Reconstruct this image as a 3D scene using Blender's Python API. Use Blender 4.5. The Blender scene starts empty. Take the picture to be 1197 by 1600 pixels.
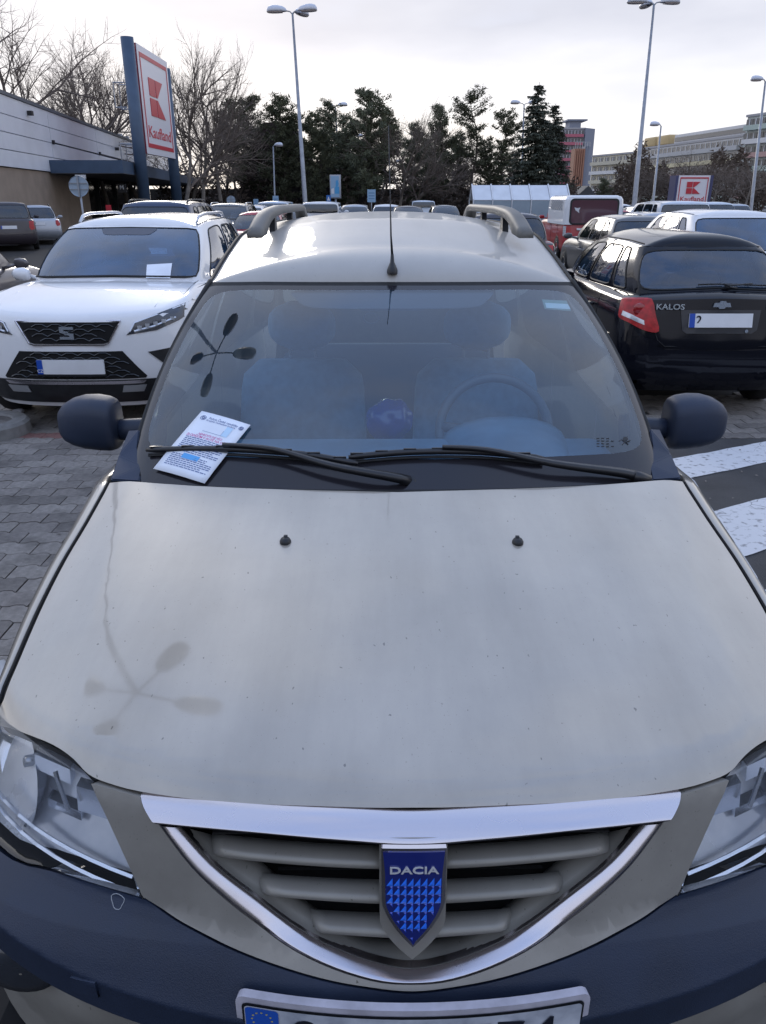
import bpy, bmesh, math, random
import numpy as np
from mathutils import Vector, Matrix
from mathutils.bvhtree import BVHTree
from mathutils import noise
R = math.radians
scene = bpy.context.scene
COL = scene.collection
# ------------------------------------------------------------------ camera
H = 1.75; FPX = 1200.0; CX = 598.5; CY = 800.0
PITCH = math.atan(490.0 / FPX)
CP, SP = math.cos(PITCH), math.sin(PITCH)
cam_d = bpy.data.cameras.new('camera'); cam = bpy.data.objects.new('camera', cam_d); COL.objects.link(cam)
cam.location = (0, 0, H); cam.rotation_euler = (math.pi / 2 - PITCH, 0, 0)
cam_d.sensor_fit = 'VERTICAL'; cam_d.sensor_height = 24; cam_d.lens = FPX / 1600 * 24
cam_d.clip_start = 0.05; cam_d.clip_end = 3000
scene.camera = cam
# ------------------------------------------------------------------ sky, sun, exposure
scene.view_settings.view_transform = 'Standard'; scene.view_settings.look = 'None'
scene.view_settings.gamma = 1.0; scene.view_settings.use_curve_mapping = False
scene.view_settings.exposure = 0.48
SUN_EL, SUN_AZ = R(16), R(-14)          # azimuth from +Y towards +X
world = bpy.data.worlds.new('World'); scene.world = world; world.use_nodes = True
wn, wl = world.node_tree.nodes, world.node_tree.links
wn.clear()
def N(nodes, t, **k):
    n = nodes.new(t)
    for a, b in k.items():
        if a.startswith('i_'): n.inputs[int(a[2:]) if a[2:].isdigit() else a[2:]].default_value = b
        else: setattr(n, a, b)
    return n
w_out = N(wn, 'ShaderNodeOutputWorld'); w_bg = N(wn, 'ShaderNodeBackground'); w_bg.inputs[1].default_value = 0.1
w_sky = N(wn, 'ShaderNodeTexSky'); w_sky.sky_type = 'NISHITA'; w_sky.sun_disc = False
w_sky.sun_elevation = SUN_EL; w_sky.sun_rotation = SUN_AZ; w_sky.dust_density = 2.0
w_tc = N(wn, 'ShaderNodeTexCoord'); w_sep = N(wn, 'ShaderNodeSeparateXYZ')
wl.new(w_tc.outputs['Generated'], w_sep.inputs[0])
w_asin = N(wn, 'ShaderNodeMath', operation='ARCSINE'); wl.new(w_sep.outputs[2], w_asin.inputs[0])
w_el = N(wn, 'ShaderNodeMath', operation='MULTIPLY'); wl.new(w_asin.outputs[0], w_el.inputs[0]); w_el.inputs[1].default_value = 2 / math.pi
w_map = N(wn, 'ShaderNodeMapping'); wl.new(w_tc.outputs['Generated'], w_map.inputs[0]); w_map.inputs[3].default_value = (1.3, 1.3, 5.0)
w_noi = N(wn, 'ShaderNodeTexNoise'); wl.new(w_map.outputs[0], w_noi.inputs[0]); w_noi.inputs['Scale'].default_value = 1.9
w_noi.inputs['Detail'].default_value = 5; w_noi.inputs['Roughness'].default_value = 0.5
w_jit = N(wn, 'ShaderNodeMath', operation='MULTIPLY_ADD'); wl.new(w_noi.outputs[0], w_jit.inputs[0]); w_jit.inputs[1].default_value = 0.24; wl.new(w_el.outputs[0], w_jit.inputs[2])
w_ramp = N(wn, 'ShaderNodeValToRGB'); wl.new(w_jit.outputs[0], w_ramp.inputs[0])
def ramp(r, stops):
    e = r.color_ramp.elements
    while len(e) > 1: e.remove(e[-1])
    for i, (p, c) in enumerate(stops):
        if i == 0: e[0].position = p; e[0].color = (*c, 1)
        else: x = e.new(p); x.color = (*c, 1)
ramp(w_ramp, [(0.0, (.80, .71, .63)), (0.11, (.90, .85, .80)), (0.17, (.80, .795, .82)), (0.225, (.61, .62, .69)), (0.265, (.51, .525, .605)), (0.345, (.60, .65, .80)), (0.5, (.55, .66, .90)), (1.0, (.33, .50, .93))])
w_mul = N(wn, 'ShaderNodeMix', data_type='RGBA', blend_type='MULTIPLY'); w_mul.inputs[0].default_value = 1
wl.new(w_ramp.outputs[0], w_mul.inputs[6]); w_mul.inputs[7].default_value = (10, 10, 10, 1)
w_cf = N(wn, 'ShaderNodeMapRange'); wl.new(w_jit.outputs[0], w_cf.inputs[0])
for i, v in ((1, .3), (2, 1.0), (3, .97), (4, .80)): w_cf.inputs[i].default_value = v
w_mix = N(wn, 'ShaderNodeMix', data_type='RGBA'); wl.new(w_cf.outputs[0], w_mix.inputs[0])
w_n2 = N(wn, 'ShaderNodeTexNoise'); w_m2 = N(wn, 'ShaderNodeMapping'); wl.new(w_tc.outputs['Generated'], w_m2.inputs[0]); w_m2.inputs[3].default_value = (1.6, 2.6, 2.0)
wl.new(w_m2.outputs[0], w_n2.inputs[0]); w_n2.inputs['Scale'].default_value = 1.8; w_n2.inputs['Detail'].default_value = 6
w_c2 = N(wn, 'ShaderNodeMapRange'); wl.new(w_n2.outputs[0], w_c2.inputs[0])
for i, v in ((1, .44), (2, .66), (3, 0.0), (4, .42)): w_c2.inputs[i].default_value = v
w_e2 = N(wn, 'ShaderNodeMapRange'); wl.new(w_el.outputs[0], w_e2.inputs[0])
for i, v in ((1, .12), (2, .40), (3, .22), (4, 1)): w_e2.inputs[i].default_value = v
w_k2 = N(wn, 'ShaderNodeMath', operation='MULTIPLY'); wl.new(w_c2.outputs[0], w_k2.inputs[0]); wl.new(w_e2.outputs[0], w_k2.inputs[1])
w_cl = N(wn, 'ShaderNodeMix', data_type='RGBA'); wl.new(w_k2.outputs[0], w_cl.inputs[0]); wl.new(w_mul.outputs[2], w_cl.inputs[6]); w_cl.inputs[7].default_value = (8.3, 8.4, 8.8, 1)
wl.new(w_sky.outputs[0], w_mix.inputs[6]); wl.new(w_cl.outputs[2], w_mix.inputs[7])
wl.new(w_mix.outputs[2], w_bg.inputs[0]); wl.new(w_bg.outputs[0], w_out.inputs[0])
sd = bpy.data.lights.new('sun', 'SUN'); sun = bpy.data.objects.new('sun', sd); COL.objects.link(sun)
sd.energy = 0.6; sd.angle = R(14); sd.color = (1, .93, .84)
sv = Vector((math.sin(SUN_AZ) * math.cos(SUN_EL), math.cos(SUN_AZ) * math.cos(SUN_EL), math.sin(SUN_EL)))
sun.rotation_euler = sv.to_track_quat('Z', 'Y').to_euler(); sun.location = (0, 0, 30)

# ------------------------------------------------------------------ pixel rays of the reference photograph (1197 x 1600)
def ray(px, py):
    x = (px - CX) / FPX; u = -(py - CY) / FPX
    return Vector((x, CP + u * SP, -SP + u * CP))
def W(px, py, Y):
    d = ray(px, py); return Vector((0, 0, H)) + d * (Y / d.y)
def Wz(px, py, z):
    d = ray(px, py); return Vector((0, 0, H)) + d * ((z - H) / d.z)

# ------------------------------------------------------------------ materials
MATS = {}
def lin(r, g, b):
    f = lambda c: c / 12.92 if c <= .04045 else ((c + .055) / 1.055) ** 2.4
    return (f(r / 255), f(g / 255), f(b / 255))
def mat(name, color, rough=.5, metal=0.0, coat=0.0, var=0.0, vscale=8.0, bump=0.0, bscale=60.0, spec=.5, emit=0, alpha=None, rvar=0.0, detail=6, color2=None):
    if name in MATS: return MATS[name]
    m = bpy.data.materials.new(name); m.use_nodes = True; MATS[name] = m
    n, l = m.node_tree.nodes, m.node_tree.links; p = n['Principled BSDF']
    p.inputs['Base Color'].default_value = (*color, 1); p.inputs['Roughness'].default_value = rough
    p.inputs['Metallic'].default_value = metal; p.inputs['Coat Weight'].default_value = coat; p.inputs['Coat Roughness'].default_value = .06
    p.inputs['Specular IOR Level'].default_value = spec
    tc = N(n, 'ShaderNodeTexCoord')
    if var or rvar or color2:
        t = N(n, 'ShaderNodeTexNoise'); l.new(tc.outputs['Object'], t.inputs[0]); t.inputs['Scale'].default_value = vscale; t.inputs['Detail'].default_value = detail
        r = N(n, 'ShaderNodeValToRGB'); l.new(t.outputs[0], r.inputs[0])
        c2 = color2 or tuple(min(1, c * (1 + var)) for c in color)
        ramp(r, [(.32, tuple(c * (1 - var) for c in color)), (.68, c2)])
        l.new(r.outputs[0], p.inputs['Base Color'])
        if rvar:
            q = N(n, 'ShaderNodeMapRange'); l.new(t.outputs[0], q.inputs[0])
            for i, v in ((1, .3), (2, .7), (3, max(0.02, rough - rvar)), (4, min(1, rough + rvar))): q.inputs[i].default_value = v
            l.new(q.outputs[0], p.inputs['Roughness'])
    if bump:
        t = N(n, 'ShaderNodeTexNoise'); l.new(tc.outputs['Object'], t.inputs[0]); t.inputs['Scale'].default_value = bscale; t.inputs['Detail'].default_value = 4
        b = N(n, 'ShaderNodeBump'); b.inputs['Strength'].default_value = bump; b.inputs['Distance'].default_value = .01
        l.new(t.outputs[0], b.inputs['Height']); l.new(b.outputs[0], p.inputs['Normal'])
    return m
def glass(name, tint, refl=.08, gain=1.0, rough=0.0, sky_veil=0.0, sky_veil_col=(.2, .28, .4)):  # diffuse layer over the glass is painted haze standing in for reflected sky
    m = bpy.data.materials.new(name); m.use_nodes = True; MATS[name] = m
    n, l = m.node_tree.nodes, m.node_tree.links; n.clear()
    o = N(n, 'ShaderNodeOutputMaterial'); tr = N(n, 'ShaderNodeBsdfTransparent'); tr.inputs[0].default_value = (*tint, 1)
    gl = N(n, 'ShaderNodeBsdfGlossy'); gl.inputs['Roughness'].default_value = rough; gl.inputs[0].default_value = (1, 1, 1, 1)
    fr = N(n, 'ShaderNodeFresnel'); fr.inputs[0].default_value = 1.5
    a = N(n, 'ShaderNodeMath', operation='MULTIPLY_ADD'); a.use_clamp = True; l.new(fr.outputs[0], a.inputs[0]); a.inputs[1].default_value = gain; a.inputs[2].default_value = refl
    mx = N(n, 'ShaderNodeMixShader'); l.new(a.outputs[0], mx.inputs[0])
    base = tr.outputs[0]
    if sky_veil:
        df = N(n, 'ShaderNodeBsdfDiffuse'); df.inputs[0].default_value = (*sky_veil_col, 1)
        m2 = N(n, 'ShaderNodeMixShader')
        tc = N(n, 'ShaderNodeTexCoord'); t = N(n, 'ShaderNodeTexNoise'); l.new(tc.outputs['Object'], t.inputs[0]); t.inputs['Scale'].default_value = 2.5; t.inputs['Detail'].default_value = 5
        q = N(n, 'ShaderNodeMapRange'); l.new(t.outputs[0], q.inputs[0])
        for i, v in ((1, .3), (2, .7), (3, sky_veil * .5), (4, sky_veil * 1.5)): q.inputs[i].default_value = v
        l.new(q.outputs[0], m2.inputs[0]); l.new(tr.outputs[0], m2.inputs[1]); l.new(df.outputs[0], m2.inputs[2]); base = m2.outputs[0]
    l.new(base, mx.inputs[1]); l.new(gl.outputs[0], mx.inputs[2]); l.new(mx.outputs[0], o.inputs[0])
    return m
def paint(name, color, dirt=.0, metal=.0, rough=.38, coat=.7, coat_ior=1.5):
    """car paint: clear coat, soft dust clouds and small dirt specks"""
    if name in MATS: return MATS[name]
    m = bpy.data.materials.new(name); m.use_nodes = True; MATS[name] = m
    n, l = m.node_tree.nodes, m.node_tree.links; p = n['Principled BSDF']
    tc = N(n, 'ShaderNodeTexCoord')
    p.inputs['Roughness'].default_value = rough; p.inputs['Metallic'].default_value = metal
    p.inputs['Coat Weight'].default_value = coat; p.inputs['Coat Roughness'].default_value = .05; p.inputs['Coat IOR'].default_value = coat_ior
    p.inputs['Base Color'].default_value = (*color, 1)
    if dirt:
        t = N(n, 'ShaderNodeTexNoise'); l.new(tc.outputs['Object'], t.inputs[0]); t.inputs['Scale'].default_value = 2.2; t.inputs['Detail'].default_value = 9; t.inputs['Roughness'].default_value = .62
        r = N(n, 'ShaderNodeValToRGB'); l.new(t.outputs[0], r.inputs[0]); ramp(r, [(.35, tuple(c * (1 - .10 * dirt) for c in color)), (.65, tuple(c * (1 + .06 * dirt) for c in color))])
        st = N(n, 'ShaderNodeTexNoise'); sm_ = N(n, 'ShaderNodeMapping'); l.new(tc.outputs['Object'], sm_.inputs[0]); sm_.inputs[3].default_value = (5.0, .5, 5.0)  # lengthwise streaks: water marks, also standing in for reflected tone bands
        l.new(sm_.outputs[0], st.inputs[0]); st.inputs['Scale'].default_value = 1.6; st.inputs['Detail'].default_value = 7; st.inputs['Roughness'].default_value = .6
        sr = N(n, 'ShaderNodeMapRange'); l.new(st.outputs[0], sr.inputs[0])
        for i, q in ((1, .3), (2, .7), (3, 1 - .10 * dirt), (4, 1 + .10 * dirt)): sr.inputs[i].default_value = q
        smx = N(n, 'ShaderNodeVectorMath', operation='SCALE'); l.new(r.outputs[0], smx.inputs[0]); l.new(sr.outputs[0], smx.inputs['Scale'])
        # grime specks
        v = N(n, 'ShaderNodeTexNoise'); mp = N(n, 'ShaderNodeMapping'); l.new(tc.outputs['Object'], mp.inputs[0]); mp.inputs[3].default_value = (1.0, .55, 1.0)
        l.new(mp.outputs[0], v.inputs[0]); v.inputs['Scale'].default_value = 120; v.inputs['Detail'].default_value = 2
        vr = N(n, 'ShaderNodeMapRange'); l.new(v.outputs[0], vr.inputs[0])
        for i, q in ((1, .725), (2, .765), (3, 0), (4, .62 * dirt)): vr.inputs[i].default_value = q
        v2 = N(n, 'ShaderNodeTexNoise'); l.new(tc.outputs['Object'], v2.inputs[0]); v2.inputs['Scale'].default_value = 330; v2.inputs['Detail'].default_value = 1
        vr2 = N(n, 'ShaderNodeMapRange'); l.new(v2.outputs[0], vr2.inputs[0])
        for i, q in ((1, .74), (2, .80), (3, 0), (4, .4 * dirt)): vr2.inputs[i].default_value = q
        mxx = N(n, 'ShaderNodeMath', operation='MAXIMUM'); l.new(vr.outputs[0], mxx.inputs[0]); l.new(vr2.outputs[0], mxx.inputs[1])
        mx = N(n, 'ShaderNodeMix', data_type='RGBA'); l.new(mxx.outputs[0], mx.inputs[0]); l.new(smx.outputs[0], mx.inputs[6]); mx.inputs[7].default_value = (.07, .065, .05, 1)
        l.new(mx.outputs[2], p.inputs['Base Color'])
        q = N(n, 'ShaderNodeMapRange'); l.new(t.outputs[0], q.inputs[0])
        for i, w in ((1, .3), (2, .7), (3, .015), (4, .08)): q.inputs[i].default_value = w
        l.new(q.outputs[0], p.inputs['Coat Roughness'])
        b = N(n, 'ShaderNodeBump'); b.inputs['Strength'].default_value = .03; b.inputs['Distance'].default_value = .004
        l.new(mxx.outputs[0], b.inputs['Height']); l.new(b.outputs[0], p.inputs['Normal'])
    return m
BLACK = mat('black_plastic', (.012, .013, .016), .45, var=.3, vscale=12)
RUBBER = mat('rubber', (.012, .012, .013), .7, var=.3, vscale=30)
CHROME = mat('chrome', (.64, .605, .635), .24, 1.0, rvar=.07, vscale=9, detail=9)
DARKV = mat('dark_void', (.004, .004, .005), .9)
TYRE = mat('tyre_rubber', (.018, .018, .019), .8, bump=.3, bscale=80)
RIM = mat('rim_metal', (.42, .43, .45), .35, .8)
LREDM = mat('tail_light_red', (.40, .006, .010), .3, 0, .15, var=.3, vscale=30)
LWHT = mat('light_clear', (.62, .64, .68), .15, .3, .8, var=.25, vscale=25)
ORANGE = mat('indicator_orange', (.55, .2, .05), .2, 0, .5)
PLATEW = mat('plate_white', (.74, .75, .78), .4, var=.04)
PLATEB = mat('plate_blue', (.01, .07, .42), .4)
SEATM = mat('seat_cloth', (.055, .06, .075), .95, var=.2, vscale=20)
WHITEP = mat('white_plastic', (.7, .71, .73), .4)
CARGLASS = glass('car_glass', (.36, .44, .52), .05, 1.0, 0, .05, (.08, .14, .22))
TINTGLASS = glass('dark_car_glass', (.10, .12, .16), .05, 1.1, 0, .06, (.06, .1, .2))
WINDGLASS = glass('clear_windscreen', (.62, .74, .82), .05, 1.3, 0, .06)

# ------------------------------------------------------------------ object helpers
def link(o, parent=None):
    COL.objects.link(o)
    if parent is not None: o.parent = parent
    return o
def tag(o, label=None, cat=None, group=None, kind=None):
    if label: o['label'] = label
    if cat: o['category'] = cat
    if group: o['group'] = group
    if kind: o['kind'] = kind
    return o
def empty(name, loc=(0, 0, 0), rz=0.0, label=None, cat=None, group=None):
    o = bpy.data.objects.new(name, None); o.location = loc; o.rotation_euler = (0, 0, rz); o.empty_display_size = .2
    COL.objects.link(o); return tag(o, label, cat, group)
def mesh_obj(name, verts, faces, m, parent=None, smooth=False, loc=None):
    me = bpy.data.meshes.new(name); me.from_pydata([tuple(v) for v in verts], [], faces); me.update()
    if m: me.materials.append(m)
    if smooth: me.shade_smooth()
    o = bpy.data.objects.new(name, me)
    if loc is not None: o.location = loc
    return link(o, parent)
def share(name, me, parent=None, loc=(0, 0, 0), rot=(0, 0, 0), sc=(1, 1, 1)):
    o = bpy.data.objects.new(name, me); o.location = loc; o.rotation_euler = rot; o.scale = sc
    return link(o, parent)
def dup(o, parent=None):
    c = o.copy(); COL.objects.link(c); c.parent = parent
    if parent is not None: c.matrix_parent_inverse = o.matrix_parent_inverse
    for ch in list(o.children): dup(ch, c)
    return c
class MB:
    def __init__(s): s.v = []; s.f = []
    def add(s, v, f):
        k = len(s.v); s.v += [tuple(p) for p in v]; s.f += [tuple(i + k for i in q) for q in f]
    def box(s, x0, x1, y0, y1, z0, z1):
        v = [(x, y, z) for z in (z0, z1) for y in (y0, y1) for x in (x0, x1)]
        s.add(v, [(0, 2, 3, 1), (4, 5, 7, 6), (0, 1, 5, 4), (2, 6, 7, 3), (0, 4, 6, 2), (1, 3, 7, 5)])
    def tube(s, pts, rad, n=6, cap=True):
        pts = [Vector(p) for p in pts]
        if not hasattr(rad, '__len__'): rad = [rad] * len(pts)
        k = len(s.v); ref = Vector((0, 0, 1))
        for i, p in enumerate(pts):
            d = (pts[min(i + 1, len(pts) - 1)] - pts[max(i - 1, 0)]).normalized()
            u = d.cross(ref)
            if u.length < .05: u = d.cross(Vector((1, 0, 0)))
            u.normalize(); w = d.cross(u)
            for j in range(n):
                a = 2 * math.pi * j / n
                s.v.append(tuple(p + (u * math.cos(a) + w * math.sin(a)) * rad[i]))
        for i in range(len(pts) - 1):
            for j in range(n):
                a = k + i * n + j; b = k + i * n + (j + 1) % n
                s.f.append((a, b, b + n, a + n))
        if cap:
            s.f.append(tuple(k + j for j in range(n))[::-1]); e = k + (len(pts) - 1) * n
            s.f.append(tuple(e + j for j in range(n)))
    def loft(s, rows, closed=False):
        k = len(s.v); n = len(rows[0])
        for r in rows: s.v += [tuple(p) for p in r]
        for i in range(len(rows) - 1):
            for j in range(n if closed else n - 1):
                a = k + i * n + j; b = k + i * n + (j + 1) % n
                s.f.append((a, b, b + n, a + n))
    def build(s, name, m, parent=None, smooth=False, loc=None):
        return mesh_obj(name, s.v, s.f, m, parent, smooth, loc)
    def mesh(s, name, m, smooth=False):
        me = bpy.data.meshes.new(name); me.from_pydata(s.v, [], s.f); me.update()
        if m: me.materials.append(m)
        if smooth: me.shade_smooth()
        return me
def boxobj(name, x0, x1, y0, y1, z0, z1, m, parent=None, bevel=0):
    b = MB(); b.box(x0, x1, y0, y1, z0, z1); o = b.build(name, m, parent)
    if bevel:
        bm = bmesh.new(); bm.from_mesh(o.data)
        bmesh.ops.bevel(bm, geom=bm.edges[:], offset=bevel, segments=3, affect='EDGES', profile=.5)
        bm.to_mesh(o.data); bm.free(); o.data.shade_smooth()
        try: o.data.set_sharp_from_angle(angle=R(50))
        except Exception: pass
    return o
def resample(pts, k=4, closed=False):
    """Catmull-Rom through the points"""
    P = [Vector(p) for p in pts]; n = len(P); out = []
    rng = range(n if closed else n - 1)
    for i in rng:
        p0 = P[(i - 1) % n] if closed or i > 0 else P[0]; p1 = P[i]; p2 = P[(i + 1) % n]; p3 = P[(i + 2) % n] if closed or i + 2 < n else P[-1]
        for j in range(k):
            t = j / k
            out.append(.5 * ((2 * p1) + (p2 - p0) * t + (2 * p0 - 5 * p1 + 4 * p2 - p3) * t * t + (3 * p1 - p0 - 3 * p2 + p3) * t ** 3))
    if not closed: out.append(P[-1])
    return out
def Lsym(pts, k=4):
    n = len(pts); q = list(pts) + [(-p[0], p[1]) for p in reversed(pts[:-1])]
    return L2(q, k)[:(n - 1) * k + 1]
def panel(name, poly, fn, step, m, parent=None, skirt=0.0, flip=False, off=0.0):
    """fill a 2-D outline (u,v), cut it into small faces, lay it on the surface fn(u,v); skirt = folded edge depth"""
    bm = bmesh.new()
    vs = []
    for p in poly:
        if vs and (Vector((p[0], p[1], 0)) - vs[-1].co).length < 1e-5: continue
        vs.append(bm.verts.new((p[0], p[1], 0)))
    if (vs[0].co - vs[-1].co).length < 1e-5: bm.verts.remove(vs.pop())
    bm.faces.new(vs).normal_update()
    bmesh.ops.triangulate(bm, faces=bm.faces[:])
    us = [v.co.x for v in bm.verts]; ws = [v.co.y for v in bm.verts]
    su, sw = (step if hasattr(step, '__len__') else (step, step))
    for ax, lo, hi, st in ((0, min(us), max(us), su), (1, min(ws), max(ws), sw)):
        x = math.floor(lo / st) * st + st * .5
        while x < hi:
            if x > lo + st * .08:
                co = (x, 0, 0) if ax == 0 else (0, x, 0); no = (1, 0, 0) if ax == 0 else (0, 1, 0)
                bmesh.ops.bisect_plane(bm, geom=bm.verts[:] + bm.edges[:] + bm.faces[:], plane_co=co, plane_no=no, dist=1e-6)
            x += st
    bmesh.ops.remove_doubles(bm, verts=bm.verts[:], dist=1e-6)
    bm.verts.ensure_lookup_table(); bm.verts.index_update()
    e = 1e-3; V = []; NRM = []
    for v in bm.verts:
        u, w = v.co.x, v.co.y
        p = Vector(fn(u, w)); du = Vector(fn(u + e, w)) - Vector(fn(u - e, w)); dv = Vector(fn(u, w + e)) - Vector(fn(u, w - e))
        nn = du.cross(dv).normalized()
        if flip: nn = -nn
        V.append(p + nn * off); NRM.append(nn)
    F = []
    for f in bm.faces:
        ids = [v.index for v in f.verts]
        a, b, c = V[ids[0]], V[ids[1]], V[ids[2]]
        if (b - a).cross(c - a).dot(NRM[ids[0]]) < 0: ids.reverse()
        F.append(tuple(ids))
    if skirt:
        bd = {}
        E = [ed for ed in bm.edges if len(ed.link_faces) == 1]
        cen = sum(V, Vector()) / len(V)
        def get(i):
            if i not in bd:
                k = len(V); r = min(.003, abs(skirt) * .4)
                V.append(V[i].copy()); V.append(V[i] - NRM[i] * skirt); bd[i] = k
                NRM.append(NRM[i]); NRM.append(NRM[i])
            return bd[i]
        for ed in E:
            i, j = ed.verts[0].index, ed.verts[1].index
            a, b = get(i), get(j)
            out = (V[j] - V[i]).cross(NRM[i])
            fc = ed.link_faces[0]; fcen = sum((V[v.index] for v in fc.verts), Vector()) / len(fc.verts)
            out.normalize()
            if out.dot(V[i] - fcen) < 0: out = -out
            for k in (a, a + 1, b, b + 1): NRM[k] = out
            q = (a, b, b + 1, a + 1)
            if (V[b] - V[a]).cross(V[b + 1] - V[a]).dot(out) < 0: q = q[::-1]
            F.append(q)
    bm.free()
    o = mesh_obj(name, V, F, m, parent, True)
    try: o.data.normals_split_custom_set_from_vertices([tuple(x) for x in NRM])
    except Exception as ex: print('normals', ex)
    return o
def text_mesh(body, size, extrude=.0, bold=0.0, sx=1.0, align='CENTER'):
    cu = bpy.data.curves.new('lettering', 'FONT'); cu.body = body; cu.size = size; cu.extrude = extrude; cu.offset = bold
    cu.align_x = align; cu.align_y = 'CENTER'; cu.resolution_u = 3
    o = bpy.data.objects.new('lettering', cu); COL.objects.link(o)
    bpy.context.view_layer.update()
    me = bpy.data.meshes.new_from_object(o.evaluated_get(bpy.context.evaluated_depsgraph_get()))
    bpy.data.objects.remove(o); me.transform(Matrix.Diagonal((sx, 1, 1, 1)))
    return me
def text(name, body, size, m, parent, M4, extrude=.001, bold=0.0, sx=1.0, align='CENTER'):
    me = text_mesh(body, size, extrude, bold, sx, align); me.materials.clear(); me.materials.append(m); me.transform(M4)
    o = bpy.data.objects.new(name, me); return link(o, parent)
def frame_m(o, x, y):
    """matrix with origin o, x and y axes"""
    x = Vector(x).normalized(); z = x.cross(Vector(y)).normalized(); y = z.cross(x)
    m = Matrix.Identity(4)
    for i in range(3): m[i][0] = x[i]; m[i][1] = y[i]; m[i][2] = z[i]; m[i][3] = o[i]
    return m
def solid(name, pts, ext, m, parent=None, smooth=False):
    """a closed plate: outline pts extruded by vector ext"""
    n = len(pts); ext = Vector(ext); P = [Vector(p) for p in pts]
    v = P + [p + ext for p in P]
    f = [tuple(range(n)), tuple(range(2 * n - 1, n - 1, -1))] + [(i, i + n, (i + 1) % n + n, (i + 1) % n) for i in range(n)]
    o = mesh_obj(name, v, f, m, parent)
    bm = bmesh.new(); bm.from_mesh(o.data); bmesh.ops.recalc_face_normals(bm, faces=bm.faces[:])
    bmesh.ops.triangulate(bm, faces=[q for q in bm.faces if len(q.verts) > 4]); bm.to_mesh(o.data); bm.free()
    return o
def orient(o):
    bm = bmesh.new(); bm.from_mesh(o.data); bmesh.ops.recalc_face_normals(bm, faces=bm.faces[:]); bm.to_mesh(o.data); bm.free(); return o
# ------------------------------------------------------------------ ring surfaces shared by all cars
def fr(u, d, n): return d * (1 - max(0.0, 1 - abs(u) ** n) ** (1 / n))
def ring(sp, s):
    """plan outline of a car at one height; s 0 = front centre ... 1 = rear centre (right half)"""
    yf, yr, wf, wm, wr, df, dr, nf, nr = sp
    if s < .3:
        u = 1 - (1 - s / .3) ** 1.7; return wf * u, yf + fr(u, df, nf)
    if s > .7:
        u = 1 - (1 - (1 - s) / .3) ** 1.7; return wr * u, yr - fr(u, dr, nr)
    t = (s - .3) / .4
    x = wf * (1 - t) * (1 - 2 * t) + 4 * wm * t * (1 - t) + wr * t * (2 * t - 1)
    return x, (yf + df) * (1 - t) + (yr - dr) * t
def zi(keys, s): return float(np.interp(s, [k[0] for k in keys], [k[1] for k in keys]))
def fold(s):
    """wrap s in [-1,1] range with sign of x"""
    while s > 1: s -= 2
    while s < -1: s += 2
    return (abs(s), 1 if s >= 0 else -1)
def band(mb, F, outer, inner, rings=2):
    n = len(outer); rows = []
    for r in range(rings + 1):
        t = r / rings
        rows.append([F(o[0] + (i[0] - o[0]) * t, o[1] + (i[1] - o[1]) * t) for o, i in zip(outer, inner)])
    mb.loft(rows, closed=True)
def disc(mb, F, outer, rings=5):
    cx = sum(p[0] for p in outer) / len(outer); cy = sum(p[1] for p in outer) / len(outer); n = len(outer)
    rows = []
    for r in range(rings):
        t = r / rings; rows.append([F(p[0] + (cx - p[0]) * t, p[1] + (cy - p[1]) * t) for p in outer])
    mb.loft(rows, closed=True)
    k = len(mb.v); mb.v.append(tuple(F(cx, cy))); b = k - n
    for j in range(n): mb.f.append((b + j, b + (j + 1) % n, k))
def qperim(q, n=10, rnd=0):
    """q: 4 corners (a,b) ccw from low-left; returns 4n points, rounded by a squircle power rnd"""
    out = []
    for sd in range(4):
        for i in range(n):
            t = -1 + 2 * i / n
            u, v = ((t, -1), (1, t), (-t, 1), (-1, -t))[sd]
            if rnd:
                k = 1 / (abs(u) ** rnd + abs(v) ** rnd) ** (1 / rnd); u *= k; v *= k
            a = (u + 1) / 2; b = (v + 1) / 2
            x = (1 - a) * (1 - b) * q[0][0] + a * (1 - b) * q[1][0] + a * b * q[2][0] + (1 - a) * b * q[3][0]
            y = (1 - a) * (1 - b) * q[0][1] + a * (1 - b) * q[1][1] + a * b * q[2][1] + (1 - a) * b * q[3][1]
            out.append((x, y))
    return out
def wheel(parent, x, y, r=.31, w=.2, rimmat=None, side=1):
    mb = MB(); rows = []
    for (dx, rr) in ((-w / 2, r * .62), (-w / 2, r * .93), (-w / 2 + .025, r), (w / 2 - .025, r), (w / 2, r * .93), (w / 2, r * .62)):
        rows.append([(x + dx, y + rr * math.cos(a), r + rr * math.sin(a)) for a in [2 * math.pi * i / 24 for i in range(24)]])
    mb.loft(rows, closed=True); t = orient(mb.build('wheel', TYRE, parent, True))
    mb = MB(); o = x + side * (w / 2 - .02)
    rows = [[(o + side * dx, y + rr * math.cos(a), r + rr * math.sin(a)) for a in [2 * math.pi * i / 20 for i in range(20)]] for dx, rr in ((.015, r * .64), (.02, r * .6), (-.02, r * .52), (-.015, r * .16), (.01, r * .14), (.012, .001))]
    mb.loft(rows, closed=True); rm = orient(mb.build('rim', rimmat or RIM, t, False))
    return t
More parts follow.
